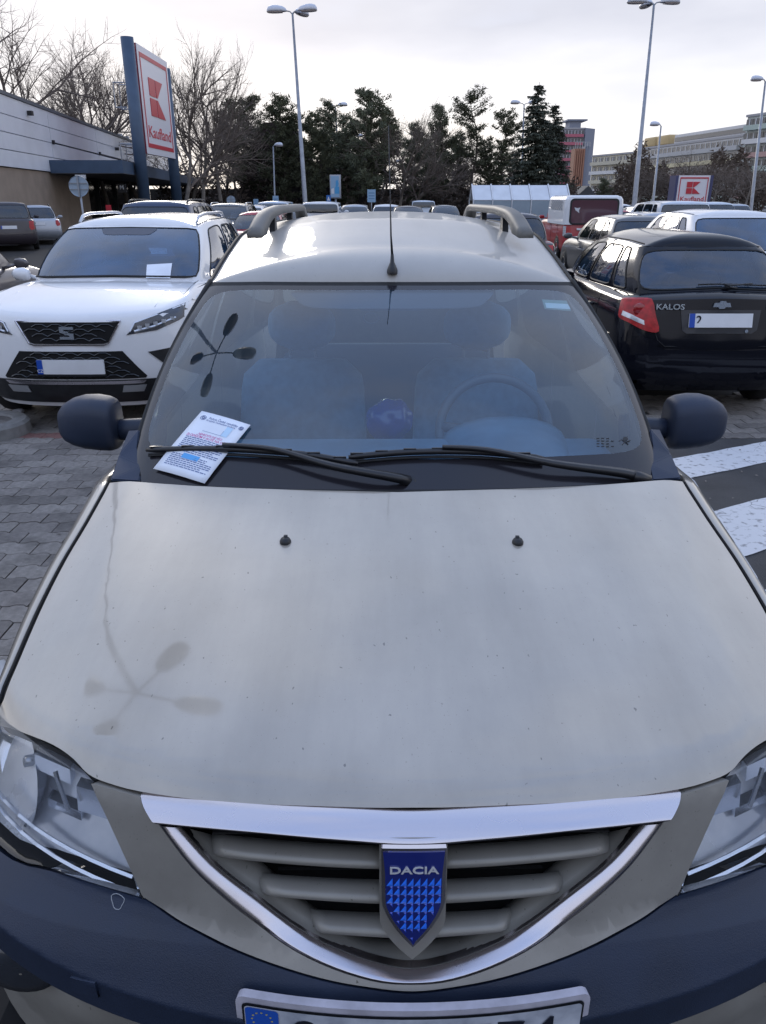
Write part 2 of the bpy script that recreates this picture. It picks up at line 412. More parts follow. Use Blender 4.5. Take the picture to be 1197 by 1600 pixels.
# =================================================================== the beige estate car in front
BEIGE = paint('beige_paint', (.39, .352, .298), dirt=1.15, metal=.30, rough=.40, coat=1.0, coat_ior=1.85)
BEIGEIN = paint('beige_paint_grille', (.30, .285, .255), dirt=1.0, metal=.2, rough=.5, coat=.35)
NAVY = mat('dark_bumper_plastic', (.019, .030, .060), .52, var=.22, vscale=5, bump=.12, bscale=500, rvar=.12, detail=10)
GREYP = mat('rail_plastic', (.15, .145, .135), .55, var=.1, vscale=10)
hero = empty('estate_car', (.048, 0, 0), R(.4), 'large beige estate car in front with a blue shield badge on its grille', 'car')
HM = Matrix.Translation((.048, 0, 0)) @ Matrix.Rotation(R(.4), 4, 'Z'); HI = HM.inverted()
def loc_ray(px, py):
    o = HI @ Vector((0, 0, H)); d = HI.to_3x3() @ ray(px, py); return o, d
def y0(z): return float(np.interp(z, [.3, .40, .50, .58, .635, .646, .66, .70, .737, .76, .85, .93, .965, 1.05], [.78, .765, .742, .733, .729, .728, .737, .762, .786, .798, .815, .833, .850, .90]))
def y0s(z): return sum(y0(z + k * .0025) * w for k, w in ((-1, .25), (0, .5), (1, .25)))
def yfas(x, z):
    x = abs(x); w = min(1.0, max(0.0, (.775 - z) / .07)); w = w * w * (3 - 2 * w); zs = .18 * x * x * min(1.0, max(0.0, (.81 - z) / .07)); return y0s(z - zs) + (.27 - .02 * w) * x * x + (.62 - .22 * w) * x ** 6
def Fs(x, z): return (x, yfas(x, z), z)
def sm(x): return (x + math.sqrt(x * x + .00015)) * .5
def hood(x, y):
    ax = abs(x); t = max(0.0, (y - .83) / .93)
    z = .947 + .148 * t ** .76
    z -= .012 * (ax / .7) ** 2
    xc = .525 + (y - .93) * .17
    z -= .17 * (sm(ax - xc) - sm(-xc))
    z -= .10 * sm(ax - .655 - .05 * t) * (1 - .3 * t)
    fe = .845 + .30 * x * x + .9 * x ** 6        # leading edge in plan
    k = max(0.0, 1 - (y - fe + .006) / .055); z -= .020 * k * k
    z += .0035 * math.exp(-((x - .0) / .03) ** 2) * 0
    return z
def Fh(x, y): return (x, y, hood(x, y))
def hit(px, py, g):
    """march along the pixel ray until g(local point) changes sign"""
    o, d = loc_ray(px, py); a, b = .3, 3.2
    t = a; fa = g(o + d * a)
    while t < b:
        t2 = t + .02; fb = g(o + d * t2)
        if fa * fb <= 0: break
        t = t2; fa = fb
    lo, hi = t, t2
    for _ in range(30):
        m = (lo + hi) / 2
        if g(o + d * m) * fa > 0: lo = m
        else: hi = m
    return o + d * lo
def hf(px, py): p = hit(px, py, lambda q: q.y - yfas(q.x, q.z)); return (p.x, p.z)
def hh(px, py): p = hit(px, py, lambda q: q.z - hood(q.x, q.y)); return (p.x, p.y)
def mir(pts): return [(-p[0], p[1]) for p in reversed(pts)]
def L2(pts, k=3): return [(p.x, p.y) for p in resample([(q[0], q[1], 0) for q in pts], k)]
# ---- bonnet
hl = [hh(*p) for p in [(560, 1267), (400, 1262), (300, 1254), (217, 1242), (165, 1228), (135, 1214), (112, 1190), (80, 1168), (40, 1152)]]
corner = [hh(*p) for p in [(2, 1141), (-9, 1134), (-13, 1124), (-8, 1112), (3, 1096)]]
side = [hh(*p) for p in [(22, 1045), (45, 991), (69, 938), (102, 874), (136, 817), (171, 754)]]
rear = [hh(*p) for p in [(300, 758), (450, 764)]]
hood_half = L2([(0, hl[0][1] - .001)] + hl + corner + side) + L2([side[-1]] + rear + [(0, hh(622, 768)[1])])[1:]
hood_half = [p for p in hood_half if p[0] <= 0]
hoodpoly = hood_half + mir(hood_half)[1:-1]
gap_side = L2([corner[-1]] + side, 4)                    # gap line between bonnet and wing (left side)
def shrink(poly, d):
    c = bmesh.new(); n = len(poly); out = []
    area = sum(poly[i][0] * poly[(i + 1) % n][1] - poly[(i + 1) % n][0] * poly[i][1] for i in range(n)); s = 1 if area > 0 else -1
    for i in range(n):
        a = Vector(poly[i - 1]); b = Vector(poly[i]); e = Vector(poly[(i + 1) % n])
        t = (e - a);
        if t.length < 1e-7: out.append(tuple(b)); continue
        t.normalize(); out.append((b.x - t.y * d * s, b.y + t.x * d * s))
    return out
bonnet = panel('bonnet', shrink(hoodpoly, .0035), Fh, .022, BEIGE, hero, skirt=.016)
# dark sheet added under the bonnet so its gaps look shaded
panel('bonnet_gap_backing', [(p[0] * .985, p[1] * .98 + .03) for p in hoodpoly], lambda x, y: (x, y, hood(x, y) - .035), .12, DARKV, hero)
# washer jets
for px, py in ((446, 847), (809, 848)):
    x, y = hh(px, py); z = hood(x, y); mb = MB()
    rows = [[(x + r * math.cos(a), y + r * 1.15 * math.sin(a), z + h) for a in [math.tau * i / 12 for i in range(12)]] for r, h in ((.0125, -.004), (.0125, .003), (.009, .009), (.001, .010))]
    mb.loft(rows, True); mb.box(x - .004, x + .004, y + .004, y + .012, z, z + .012); orient(mb.build('washer_jet', BLACK, bonnet, True))
# ---- front face: headlights, beige fascia, chrome, bumper
head_in = [hf(*p) for p in [(118, 1203), (141, 1223), (160, 1266), (190, 1331), (219, 1396), (227, 1405)]]
head_bot = [hf(*p) for p in [(160, 1386), (80, 1359), (20, 1341)]]
head_top = [hf(*p) for p in [(14, 1147), (44, 1163), (85, 1184)]]
hb = head_bot[-1]; ht = head_top[0]
lamp_l = L2([ht] + head_top[1:] + [head_in[0]]) + L2(head_in, 2)[1:] + L2([head_in[-1]] + head_bot + [(-.80, hb[1] + .003), (-.86, hb[1] + .008)])[1:] + [(-.845, hb[1] + .05), (-.84, ht[1] - .10), (-.82, ht[1] - .055), (-.76, ht[1] - .016)]
def toward(poly, f): return poly
def outer_uv(p): return p
LENS = glass('headlight_lens', (.95, .97, 1.0), .03, 1.1, .02, .02, (.5, .55, .65))
HCHR = mat('headlight_reflector', (.88, .92, 1.0), .14, .75, rvar=.14, vscale=16)
HSIL = mat('headlight_housing', (.80, .84, .93), .25, .25, rvar=.1, var=.25, vscale=9)
for sg in (1, -1):
    pl = [(p[0] * sg, p[1]) for p in lamp_l]
    hlgt = panel('headlight', shrink(pl, .002), Fs, .03, LENS, hero, skirt=.03)
    panel('lamp_housing', shrink(pl, .008), lambda x, z: (x, yfas(x, z) + .018 + .12 * min(1, max(0, (z - .775) / .16)), z), .035, HSIL, hlgt)
    # reflector bowls
    for (cx_, cz_, rr, dep) in ((-.655, .872, .088, .05),):
        cx_ *= sg; cy_ = yfas(cx_, cz_) + .055; mb = MB()
        tx = Vector((1, .30 * 2 * cx_ + 6 * cx_ ** 5, 0)).normalized(); tz = Vector((0, .45, 1)).normalized(); nn = tx.cross(tz).normalized()
        if nn.y < 0: nn = -nn
        c0 = Vector((cx_, cy_, cz_)); rows = []
        for k in range(8):
            r = rr * (1 - (k / 7) ** 1.3 * .86); d = dep * (1 - (r / rr) ** 2)
            rows.append([c0 + (tx * math.cos(a) + tz * math.sin(a)) * r * (1 if k else 1.06) + nn * d for a in [math.tau * i / 28 for i in range(28)]])
        mb.loft(rows, True); mb.build('reflector', HCHR, hlgt, True)
        mb = MB(); mb.tube([c0 + nn * dep, c0 + nn * .012], [.011, .010], 10); mb.build('bulb', LWHT, hlgt, True)
    # vertical divider fin and rib lines moulded in the housing
    mb = MB()
    for (xa, za, xb, zb) in ((-.455, .925, -.41, .785), (-.70, .835, -.42, .80), (-.70, .808, -.41, .775), (-.545, .935, -.525, .88)):
        pts = []
        for k in range(9):
            t = k / 8; x = (xa + (xb - xa) * t) * sg; z = za + (zb - za) * t
            pts.append((x, yfas(x, z) + .014, z))
        mb.tube(pts, .0035, 4)
    mb.build('housing_rib', HCHR, hlgt)
    # inner step pieces, like the stepped reflector of the lamp
    for (x0, x1, z0, z1, dd) in ((-.515, -.455, .87, .91, .030), (-.60, -.53, .90, .925, .04), (-.585, -.52, .835, .85, .05)):
        mb = MB(); q = []
        for x, z in ((x0, z0), (x1, z0), (x1, z1), (x0, z1)): q.append(Vector((x * sg, yfas(x, z) + dd, z)))
        o = solid('reflector_facet', q, (0, .02, 0), HCHR, hlgt); orient(o)
# fascia between the lamp and the chrome V
chr_out = [hf(*p) for p in [(250, 1289), (300, 1355), (360, 1411), (430, 1464), (500, 1504), (580, 1531), (645, 1537)]]
chr_in = [hf(*p) for p in [(278, 1291), (331, 1350), (401, 1405), (471, 1455), (541, 1490), (600, 1509), (645, 1515)]]
bar_top = [hf(*p) for p in [(219, 1244), (320, 1255), (420, 1264), (540, 1271), (648, 1275)]]
bar_bot = [hf(*p) for p in [(250, 1288), (330, 1296), (420, 1304), (540, 1315), (648, 1322)]]
low_b = [hf(*p) for p in [(227, 1405), (262, 1428), (300, 1451), (400, 1498), (500, 1530), (580, 1545), (650, 1551)]]
def cz0(pts): return pts[:-1] + [(0.0, pts[-1][1])]
chr_out, chr_in, bar_top, bar_bot, low_b = map(cz0, (chr_out, chr_in, bar_top, bar_bot, low_b))
hedge = [(p[0], hood(*p) - .012) for p in hl if -.47 < p[0] < -.33]
hedge.sort()
half = L2(head_in[1:], 3) + Lsym(low_b, 4)[1:] + Lsym(chr_out, 4)[::-1]
half += [bar_top[0]] + [(p[0], p[1] + .004) for p in [hf(217, 1243)]] + [hf(180, 1233), hf(150, 1224)]
cl = [half[0]]
for p in half[1:]:
    if (Vector(p) - Vector(cl[-1])).length > .0008: cl.append(p)
full = cl
fl = []
# one continuous beige surround: left half outline joined to its mirror through the bottom centre
iL = L2(head_in[1:], 3) + Lsym(low_b, 4)[1:]
oL = Lsym(chr_out, 4)[::-1] + [bar_top[0], hf(180, 1233), hf(150, 1224)]
surround = iL + mir(iL)[1:] + mir(oL)[0:] + []
surround = iL + mir(iL)[1:] + [(-p[0], p[1]) for p in oL[::-1]] + oL[1:]
fas = panel('front_surround', shrink(surround, .0015), Fs, .02, paint('beige_paint_dusty_shaded', (.32, .302, .272), dirt=1.3, metal=.2, rough=.5, coat=.5), hero, skirt=.02)  # beige darkened for road dust and for the dark ground it would mirror
# dark layer added behind the panels so their shut lines look shaded
panel('bumper_backing', [(-.86, .64), (.86, .64), (.84, .72), (.70, .86), (.40, .74), (.2, .68), (-.2, .68), (-.40, .74), (-.70, .86), (-.84, .72)], lambda x, z: (x, yfas(x, z) + .035 + .16 * min(1, max(0, (z - .665 - .16 * x * x) / .03)), z), (.08, .015), DARKV, hero)
# bumper

bl = [(-.92, hb[1] + .008)] + [(-.80, hb[1] - .001)] + head_bot[::-1] + [low_b[0]]
bl = L2(bl, 3) + Lsym(low_b, 4)[1:]
le = L2([(-.92, .705), (-.75, .672), (-.62, .643), (-.5, .622), (-.38, .604), (-.25, .591), (-.12, .584), (0, .582)], 3)
bumper = bl + mir(bl)[1:] + [(-p[0], p[1]) for p in le] + le[::-1][1:]
bump = panel('bumper', shrink(bumper, .0015), Fs, (.02, .004), NAVY, hero, skirt=.02)
# lower beige valance with fog lamp pockets
va = le + mir(le)[1:] + [(.88, .30), (-.88, .30)]
panel('lower_valance', shrink(va, .002), lambda x, z: (x, yfas(x, z) + .022 + .05 * math.exp(-((abs(x) - .64) / .12) ** 2 - ((z - .56) / .05) ** 2), z), .03, BEIGEIN, hero, skirt=.02)
for sg in (1, -1):
    mb = MB(); c0 = Vector((.64 * sg, yfas(.64, .58) + .035, .565)); rows = []
    for r, d in ((.055, .0), (.050, -.012), (.03, -.016), (.002, -.017)):
        rows.append([c0 + Vector((math.cos(a) * r * 1.2, d, math.sin(a) * r)) for a in [math.tau * i / 24 for i in range(24)]])
    mb.loft(rows, True); orient(mb.build('fog_lamp', mat('fog_glass', (.03, .035, .045), .25, 0, .6), hero, True))
# tow eye cover outline on the bumper
tc_ = [hf(*p) for p in [(112, 1524), (150, 1534), (156, 1556), (115, 1546)]]
panel('tow_eye_cover', tc_, Fs, .03, NAVY, bump, skirt=.006, off=.0035)
# small paint scrape on the bumper
mb = MB(); c = hf(184, 1407)
mb.tube([Vector(Fs(c[0] + .010 * math.cos(a) * (1 + .2 * math.sin(3 * a)), c[1] + .009 * math.sin(a))) - Vector((0, .0006, 0)) for a in [math.tau * i / 14 for i in range(15)]], .0006, 4)
mb.build('paint_scrape', mat('scrape', (.4, .42, .45), .6), bump)
# chrome bar and V
def lath(a, b, rise, nseg=5, back=.012, k=4, fn=Fs, tA=0, tB=0):
    A = Lsym(a, k); B = Lsym(b, k); rows = []
    n = min(len(A), len(B)); rows = [[] for _ in range(nseg + 3)]
    for i in range(n):
        pa, pb = Vector(fn(*A[i])), Vector(fn(*B[i]))
        rows[0].append(pa + Vector((0, back + tA, -1.02 * tA)))
        for j in range(nseg + 1):
            t = j / nseg; x = A[i][0] + (B[i][0] - A[i][0]) * t; z = A[i][1] + (B[i][1] - A[i][1]) * t
            p = Vector(fn(x, z)); dd = tA * (1 - t) + tB * t; rows[j + 1].append(p + Vector((0, dd - rise * (1 - (2 * t - 1) ** 4), -1.02 * dd)))
        rows[-1].append(pb + Vector((0, back + tB, -1.02 * tB)))
    return rows
def mirrow(rows): return [[Vector((-p[0], p[1], p[2])) for p in r[::-1]] for r in rows]
def both(rows):
    m = mirrow(rows); return [r + q[1:] for r, q in zip(rows, m)]
mb = MB(); mb.loft(both(lath(bar_top, bar_bot, .004, 7, tA=.002, tB=-.020))); grille = orient(mb.build('chrome_bar', CHROME, hero, True))
mb = MB(); mb.loft(both(lath([(-abs(p[0]), p[1]) for p in chr_out], chr_in, .003, 5, tB=.012))); orient(mb.build('chrome_surround', CHROME, hero, True))
# thin dark joint beside the chrome
# inner bezel: from the chrome inner edge back into the recess
A = Lsym(chr_in, 4); B = Lsym(cz0([hf(*p) for p in [(316, 1303), (352, 1322), (392, 1348), (430, 1379), (466, 1411), (556, 1466), (645, 1476)]]), 4); rows = []
for f, bk in ((0, .004), (.0, .014), (.35, .024), (.7, .034), (1.0, .048), (1.0, .075)):
    rows.append([Vector(Fs(a_[0] + (b_[0] - a_[0]) * f, a_[1] + (b_[1] - a_[1]) * f)) + Vector((0, bk, -1.02 * bk)) for a_, b_ in zip(A, B)])
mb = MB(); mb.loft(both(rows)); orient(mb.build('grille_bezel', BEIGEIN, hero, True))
panel('radiator', [(-.37, .96), (.37, .96), (.30, .82), (.15, .69), (-.15, .69), (-.30, .82)], lambda x, z: (x, yfas(x, z) + .085, z), .1, DARKV, hero)
mb = MB()
for k in range(9):
    z = .71 + k * .024; w = .05 + (z - .69) * 1.3; mb.box(-w, w, .875, .879, z, z + .003)
mb.build('radiator_fins', mat('radiator_metal', (.03, .03, .032), .5, .5), hero)
# slats, three each side
def slat(tl, tr, bl_, br):
    a = L2([hf(*tl), hf(*tr)], 8); b = L2([hf(*bl_), hf(*br)], 8); rows = [[] for _ in range(8)]
    n = len(a)
    for i in range(n):
        t = i / (n - 1); e = min(1.0, t * 22 + .25); e = math.sin(e * math.pi / 2)   # rounded outer end
        x0_, z0_ = a[i]; x1_, z1_ = b[i]; hgt = z0_ - z1_
        for r, (f, bk) in enumerate(((.16, .052), (.03, .040), (0.0, .032), (.30, .018), (.62, .008), (.88, .003), (1.0, .004), (1.05, .010))):
            x = x0_ + (x1_ - x0_) * f; z = z0_ + (z1_ - z0_) * f
            dd = bk + (1 - e) * .022; rows[r].append((x, yfas(x, z) + dd, z - dd * 1.02))
    return rows
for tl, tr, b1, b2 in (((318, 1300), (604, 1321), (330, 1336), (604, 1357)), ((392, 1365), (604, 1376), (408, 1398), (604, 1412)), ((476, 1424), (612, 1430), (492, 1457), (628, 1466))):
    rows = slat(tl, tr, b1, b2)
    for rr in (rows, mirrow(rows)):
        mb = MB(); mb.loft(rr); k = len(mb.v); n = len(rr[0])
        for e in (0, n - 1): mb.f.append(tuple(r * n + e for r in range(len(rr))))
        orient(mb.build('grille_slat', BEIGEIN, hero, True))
# badge carrier and shield
def shield(w, h, zt, tip, shoulder):
    pts = [(-w, zt), (-w, zt - h * .42)]
    for k in range(1, 11):
        t = k / 10; pts.append((-w * math.cos(t * math.pi / 2) ** .85 if k < 10 else 0, zt - h * .42 - (h * .58) * (t ** 1.0) * (.55 + .45 * t) - 0))
    return pts
def shield_poly(w, zt, zs, zb):
    a = [(-w, zt), (-w, (zt + zs) / 2), (-w * .99, zs)]
    for k in range(1, 11):
        t = k / 10; a.append((-w * (1 - t ** 1.75) * 1.0, zs + (zb - zs) * (t ** 1.05)))
    a[-1] = (0, zb)
    return a + mir(a)[1:]
def hz(py): return hf(650, py)[1]
wz = lambda px, py: hf(px, py)[0]
flat = lambda y: (lambda x, z: (x, y + .3 * x * x, z))
bw = abs(hf(603, 1350)[0])
YB = .800
def at_y(py, y):  # height at which the pixel row meets the plane y
    o, d = loc_ray(650, py); return (o + d * ((y - o.y) / d.y)).z
def at_x(px, py, y):
    o, d = loc_ray(px, py); return (o + d * ((y - o.y) / d.y)).x
carrier = shield_poly((at_x(704, 1350, .802) - at_x(597, 1350, .802)) / 2, at_y(1316, .806), at_y(1432, .80), at_y(1501, .787))
def Fc(x, z): return (x, .810 + (z - .9) * .12 + .5 * x * x, z)
cr = panel('badge_mount', carrier, Fc, .012, BEIGEIN, hero, skirt=.05)
Wd = (at_x(702, 1350, .79) - at_x(600, 1350, .79)) / 2
sh = shield_poly(Wd, at_y(1330, .793), at_y(1402, .79), at_y(1473, .785))
def Fb(k): return lambda x, z: (x, .800 + (z - .9) * .12 - k + .5 * x * x, z)
badge = panel('shield_badge', sh, Fb(.006), .012, CHROME, hero, skirt=.008)
ins = shrink(sh, .0052)
panel('badge_enamel', ins, Fb(.0075), .012, mat('enamel_blue', (.012, .022, .17), .12, 0, 1), badge, skirt=.002)
zt = at_y(1372, .79)
def inside(x, z, poly):
    c = False; n = len(poly)
    for i in range(n):
        (x1, z1), (x2, z2) = poly[i], poly[(i + 1) % n]
        if (z1 > z) != (z2 > z) and x < (x2 - x1) * (z - z1) / (z2 - z1) + x1: c = not c
    return c
ins2 = shrink(sh, .0058); tw = Wd * 2 * .86 / 8; th = (at_y(1375, .79) - at_y(1387, .79))
for nm, up, colr in (('badge_facet_light', 0, mat('facet_light', (.03, .20, 1.0), .15, 0, 1)), ('badge_facet_dark', 1, mat('facet_dark', (.015, .07, .55), .15, 0, 1))):
    mb = MB()
    for r in range(8):
        for c in range(8):
            if up and r == 7: continue
            x0_ = -4 * tw + c * tw + tw * .04; x1_ = x0_ + tw * .92; za = zt - r * th; zb_ = za - th * .92
            P = [(x0_, zb_), (x1_, zb_), (x1_, za)] if not up else [(x1_, zb_), (x1_ - tw * .0, zb_ - th * .46), (x0_ + tw * .5, zb_ - th * .05)]
            if all(inside(px_, pz_, ins2) for px_, pz_ in P):
                f = Fb(.0082)
                v = [Vector(f(*q)) for q in P]; cc = sum(v, Vector()) / 3 + Vector((0, -.0012, 0))
                mb.add(v + [cc], [(0, 1, 3), (1, 2, 3), (2, 0, 3)])
    o = orient(mb.build(nm, colr, badge)); tag(o, kind='stuff')
zc = at_y(1361.5, .79); p0 = Vector((0, Fb(.0085)(0, zc)[1], zc))
text('badge_lettering', 'DACIA', .0158, mat('letter_silver', (.85, .86, .9), .25, .4), badge, frame_m(p0, (1, 0, 0), (0, .12, 1)), .0006, .0003, 1.42)
# ---- number plate
PY = .722
def atp(px, py, y=PY):
    o, d = loc_ray(px, py); return o + d * ((y - o.y) / d.y)
pt = atp(650, 1580).z; pw = (atp(938, 1562).x - atp(364, 1565).x) / 2
plate = empty('p', (0, 0, 0)); bpy.data.objects.remove(plate)
def Fp(k): return lambda x, z: (x, PY - k + .40 * x * x, z)
def rrect(x0, x1, z0, z1, r, n=5):
    out = []
    for (cx_, cz_, a0) in ((x1 - r, z0 + r, -90), (x1 - r, z1 - r, 0), (x0 + r, z1 - r, 90), (x0 + r, z0 + r, 180)):
        for k in range(n + 1):
            a = R(a0 + 90 * k / n); out.append((cx_ + r * math.cos(a), cz_ + r * math.sin(a)))
    return out
holder = panel('number_plate', rrect(-pw, pw, pt - .134, pt, .014), Fp(.0), .03, mat('plate_frame', (.62, .60, .68), .35, .2, var=.15, vscale=30), hero, skirt=.012)
panel('plate_rim', rrect(-pw + .009, pw - .009, pt - .126, pt - .010, .009), Fp(.0015), .03, BLACK, holder)
PDIRTY = mat('plate_dirty', (.52, .56, .66), .45, var=.35, vscale=22, color2=(.66, .69, .76), detail=10)
panel('plate_face', rrect(-pw + .0125, pw - .0125, pt - .122, pt - .0135, .007), Fp(.003), .03, PDIRTY, holder)
panel('plate_country_band', rrect(-pw + .014, -pw + .062, pt - .121, pt - .0145, .006), Fp(.0042), .03, mat('eu_blue', (.02, .10, .50), .35), holder)
mb = MB()
for k in range(12):
    a = math.tau * k / 12; x = -pw + .038 + .0145 * math.cos(a); z = pt - .036 + .0145 * math.sin(a); y = Fp(.0048)(x, z)[1]
    mb.add([(x + .0022 * math.cos(b) * (1 if j % 2 else .45), y, z + .0022 * math.sin(b) * (1 if j % 2 else .45)) for j, b in enumerate([math.tau * i / 10 + .31 for i in range(10)])], [tuple(range(10))])
orient(mb.build('plate_stars', mat('star_yellow', (.6, .5, .12), .5), holder))
# only the tops of the characters reach into the photograph
for bx, body in ((-.155, 'S'), (-.105, 'L'), (-.055, '1'), (.035, 'T'), (.085, 'T'), (.135, '7'), (.185, '4')):
    pc = Vector((bx, Fp(.0045)(bx, 0)[1], pt - .066)); text('plate_character', body, .098, mat('plate_ink', (.012, .014, .025), .4), holder, frame_m(pc, (1, .2 * bx, 0), (0, 0, 1)), .0005, .0012, .82)
# ---- wings (fenders) and doors: one lofted side per car side, split at the door shut lines
def belt_pt(y): return (-float(np.interp(y, [1.9, 2.4, 3.4, 4.5, 5.1], [.765, .80, .815, .80, .76])), float(np.interp(y, [1.9, 2.2, 5.1], [1.065, 1.04, 1.04])))
def side_rows(ya, yb_, n, y_start_gap=None):
    rows = []
    for i in range(n + 1):
        y = ya + (yb_ - ya) * i / n
        if y < side[-1][1]:
            gx = float(np.interp(y, [p[1] for p in gap_side], [p[0] for p in gap_side])) - .008
            gz = hood(gx, y) - .001
        else:
            gx, gz = belt_pt(y); t = min(1, (y - side[-1][1]) / .10); g0 = side[-1][0] - .008; gx = g0 + (gx - g0) * t; gz = (hood(g0, side[-1][1])) * (1 - t) + gz * t
        sh_ = float(np.interp(y, [1.05, 1.3, 1.6, 1.9], [.020, .032, .040, .044]))
        wmax = float(np.interp(y, [.95, 1.1, 1.4, 2.0, 4.6, 5.15], [.80, .845, .868, .873, .868, .80]))
        sec = [(gx, gz - .02), (gx, gz - .004), (gx - .004, gz - .0005), (gx - sh_ * .45, gz - .004), (gx - sh_ * .85, gz - .016), (gx - sh_, gz - .032), (gx - sh_ - (wmax + gx - sh_) * .35, gz - .10),
               (-wmax + .008, gz - .22), (-wmax, gz - .34), (-wmax, .55), (-wmax + .02, .35), (-wmax + .07, .24)]
        rows.append([(x, y, z) for x, z in sec])
    return rows
for sg in (-1, 1):
    for nm, ya, yb_, n in (('front_wing', corner[-1][1] + .004, 2.12, 34), ('front_door', 2.128, 3.10, 16), ('rear_door', 3.108, 3.95, 12), ('rear_wing', 3.958, 5.15, 12)):
        rows = [[(p[0] * -sg, p[1], p[2]) for p in r] for r in side_rows(ya, yb_, n)]
        mb = MB(); mb.loft(rows); orient(mb.build(nm, BEIGE, hero, True))
    # wing in front of the gap corner, over the lamp
for sg in (-1, 1):
    for y in (1.55, 4.45): wheel(hero, sg * .76, y, .31, .185, None, sg)
for sg in (-1, 1):
    mb = MB(); mb.tube([(p[0] * -sg + sg * .0045, p[1], hood(p[0], p[1]) - .0035) for p in gap_side], .0034, 5); mb.build('shut_line_shade', DARKV, hero)  # dark tube laid in the gap, standing in for its shade
# dark inner sides
mb = MB()
for sg in (-1, 1): mb.box(min(sg * .70, sg * .72), max(sg * .70, sg * .72), 1.32, 2.0, .4, .90)
mb.box(-.7, .7, 1.85, 1.87, .3, 1.0); mb.box(-.78, .78, 1.0, 5.1, .25, .28); mb.build('floor_pan', DARKV, hero)
# ---- greenhouse
R4 = (1.795, 5.16, .712, .80, .70, .16, .10, 2.2, 3.5); Z4 = [(0, 1.092), (.15, 1.09), (.3, 1.072), (.36, 1.045), (.5, 1.04), (.7, 1.04), (1, 1.02)]
R5 = (2.61, 5.02, .612, .615, .58, .10, .08, 2.2, 3.0); Z5 = [(0, 1.497), (.15, 1.496), (.3, 1.488), (.36, 1.548), (.42, 1.602), (.5, 1.628), (.7, 1.63), (.8, 1.61), (1, 1.61)]
def Gd(s, t):
    a, sg = fold(s)
    if t <= 1:
        x4, y4 = ring(R4, a); x5, y5 = ring(R5, a); z4, z5 = zi(Z4, a), zi(Z5, a)
        bow = math.sin(math.pi * t) * (.030 if a > .3 else .030 * (a / .3) ** 2)
        by = math.sin(math.pi * t) * .018 * (1 if a < .29 else 0)
        return (sg * (x4 + (x5 - x4) * t + bow), y4 + (y5 - y4) * t - by, z4 + (z5 - z4) * t + by * .6)
    t -= 1; x5, y5 = ring(R5, a); z5 = zi(Z5, a)
    ysp = min(max(y5, R5[0] + .30), R5[1] - .15); cr_ = float(np.interp(y5, [2.46, 2.9, 3.5, 4.5, 5.0], [.022, .05, .058, .05, .02]))
    zsp = float(np.interp(ysp, [2.61, 3.0, 3.5, 4.2, 4.8, 5.0], [1.525, 1.612, 1.668, 1.690, 1.672, 1.63]))
    k = 1 - (1 - t) ** 2.2
    z = z5 + (zsp - z5) * k
    x = x5 * (1 - t)
    z += .006 * (math.exp(-((x - .30) / .02) ** 2) + math.exp(-((x - .03) / .014) ** 2) * 0) * float(np.clip((y5 - 2.9) / .6, 0, 1))
    return (sg * x, y5 + (ysp - y5) * t ** 1.5, z)
FRIT = mat('windscreen_frit', (.020, .019, .024), .16, 0, 0)
HGLASS = glass('hero_windscreen', (.80, .96, 1.0), .03, 1.45, 0, .035, (.05, .28, .60))
SA = .292
outer = qperim([(-SA, -.03), (SA, -.03), (SA, 1.0), (-SA, 1.0)], 22)
seal_in = qperim([(-SA + .012, -.02), (SA - .012, -.02), (SA - .014, .975), (-SA + .014, .975)], 22, 40)
clear = qperim([(-SA + .036, .095), (SA - .036, .095), (SA - .040, .945), (-SA + .040, .945)], 22, 9)
mb = MB(); band(mb, Gd, outer, seal_in, 2); orient(mb.build('windscreen_seal', RUBBER, hero, True))
def Gin(s, t):
    p = Vector(Gd(s, t)); return p + Vector((0, .004, -.005))
mb = MB(); disc(mb, Gd, seal_in, 10); wb = BVHTree.FromPolygons([Vector(v) for v in mb.v], mb.f)
mb = MB(); disc(mb, Gd, clear, 10); wind = orient(mb.build('windscreen', HGLASS, hero, True))
mb = MB(); band(mb, Gd, seal_in, clear, 3); orient(mb.build('windscreen_border', FRIT, hero, True))
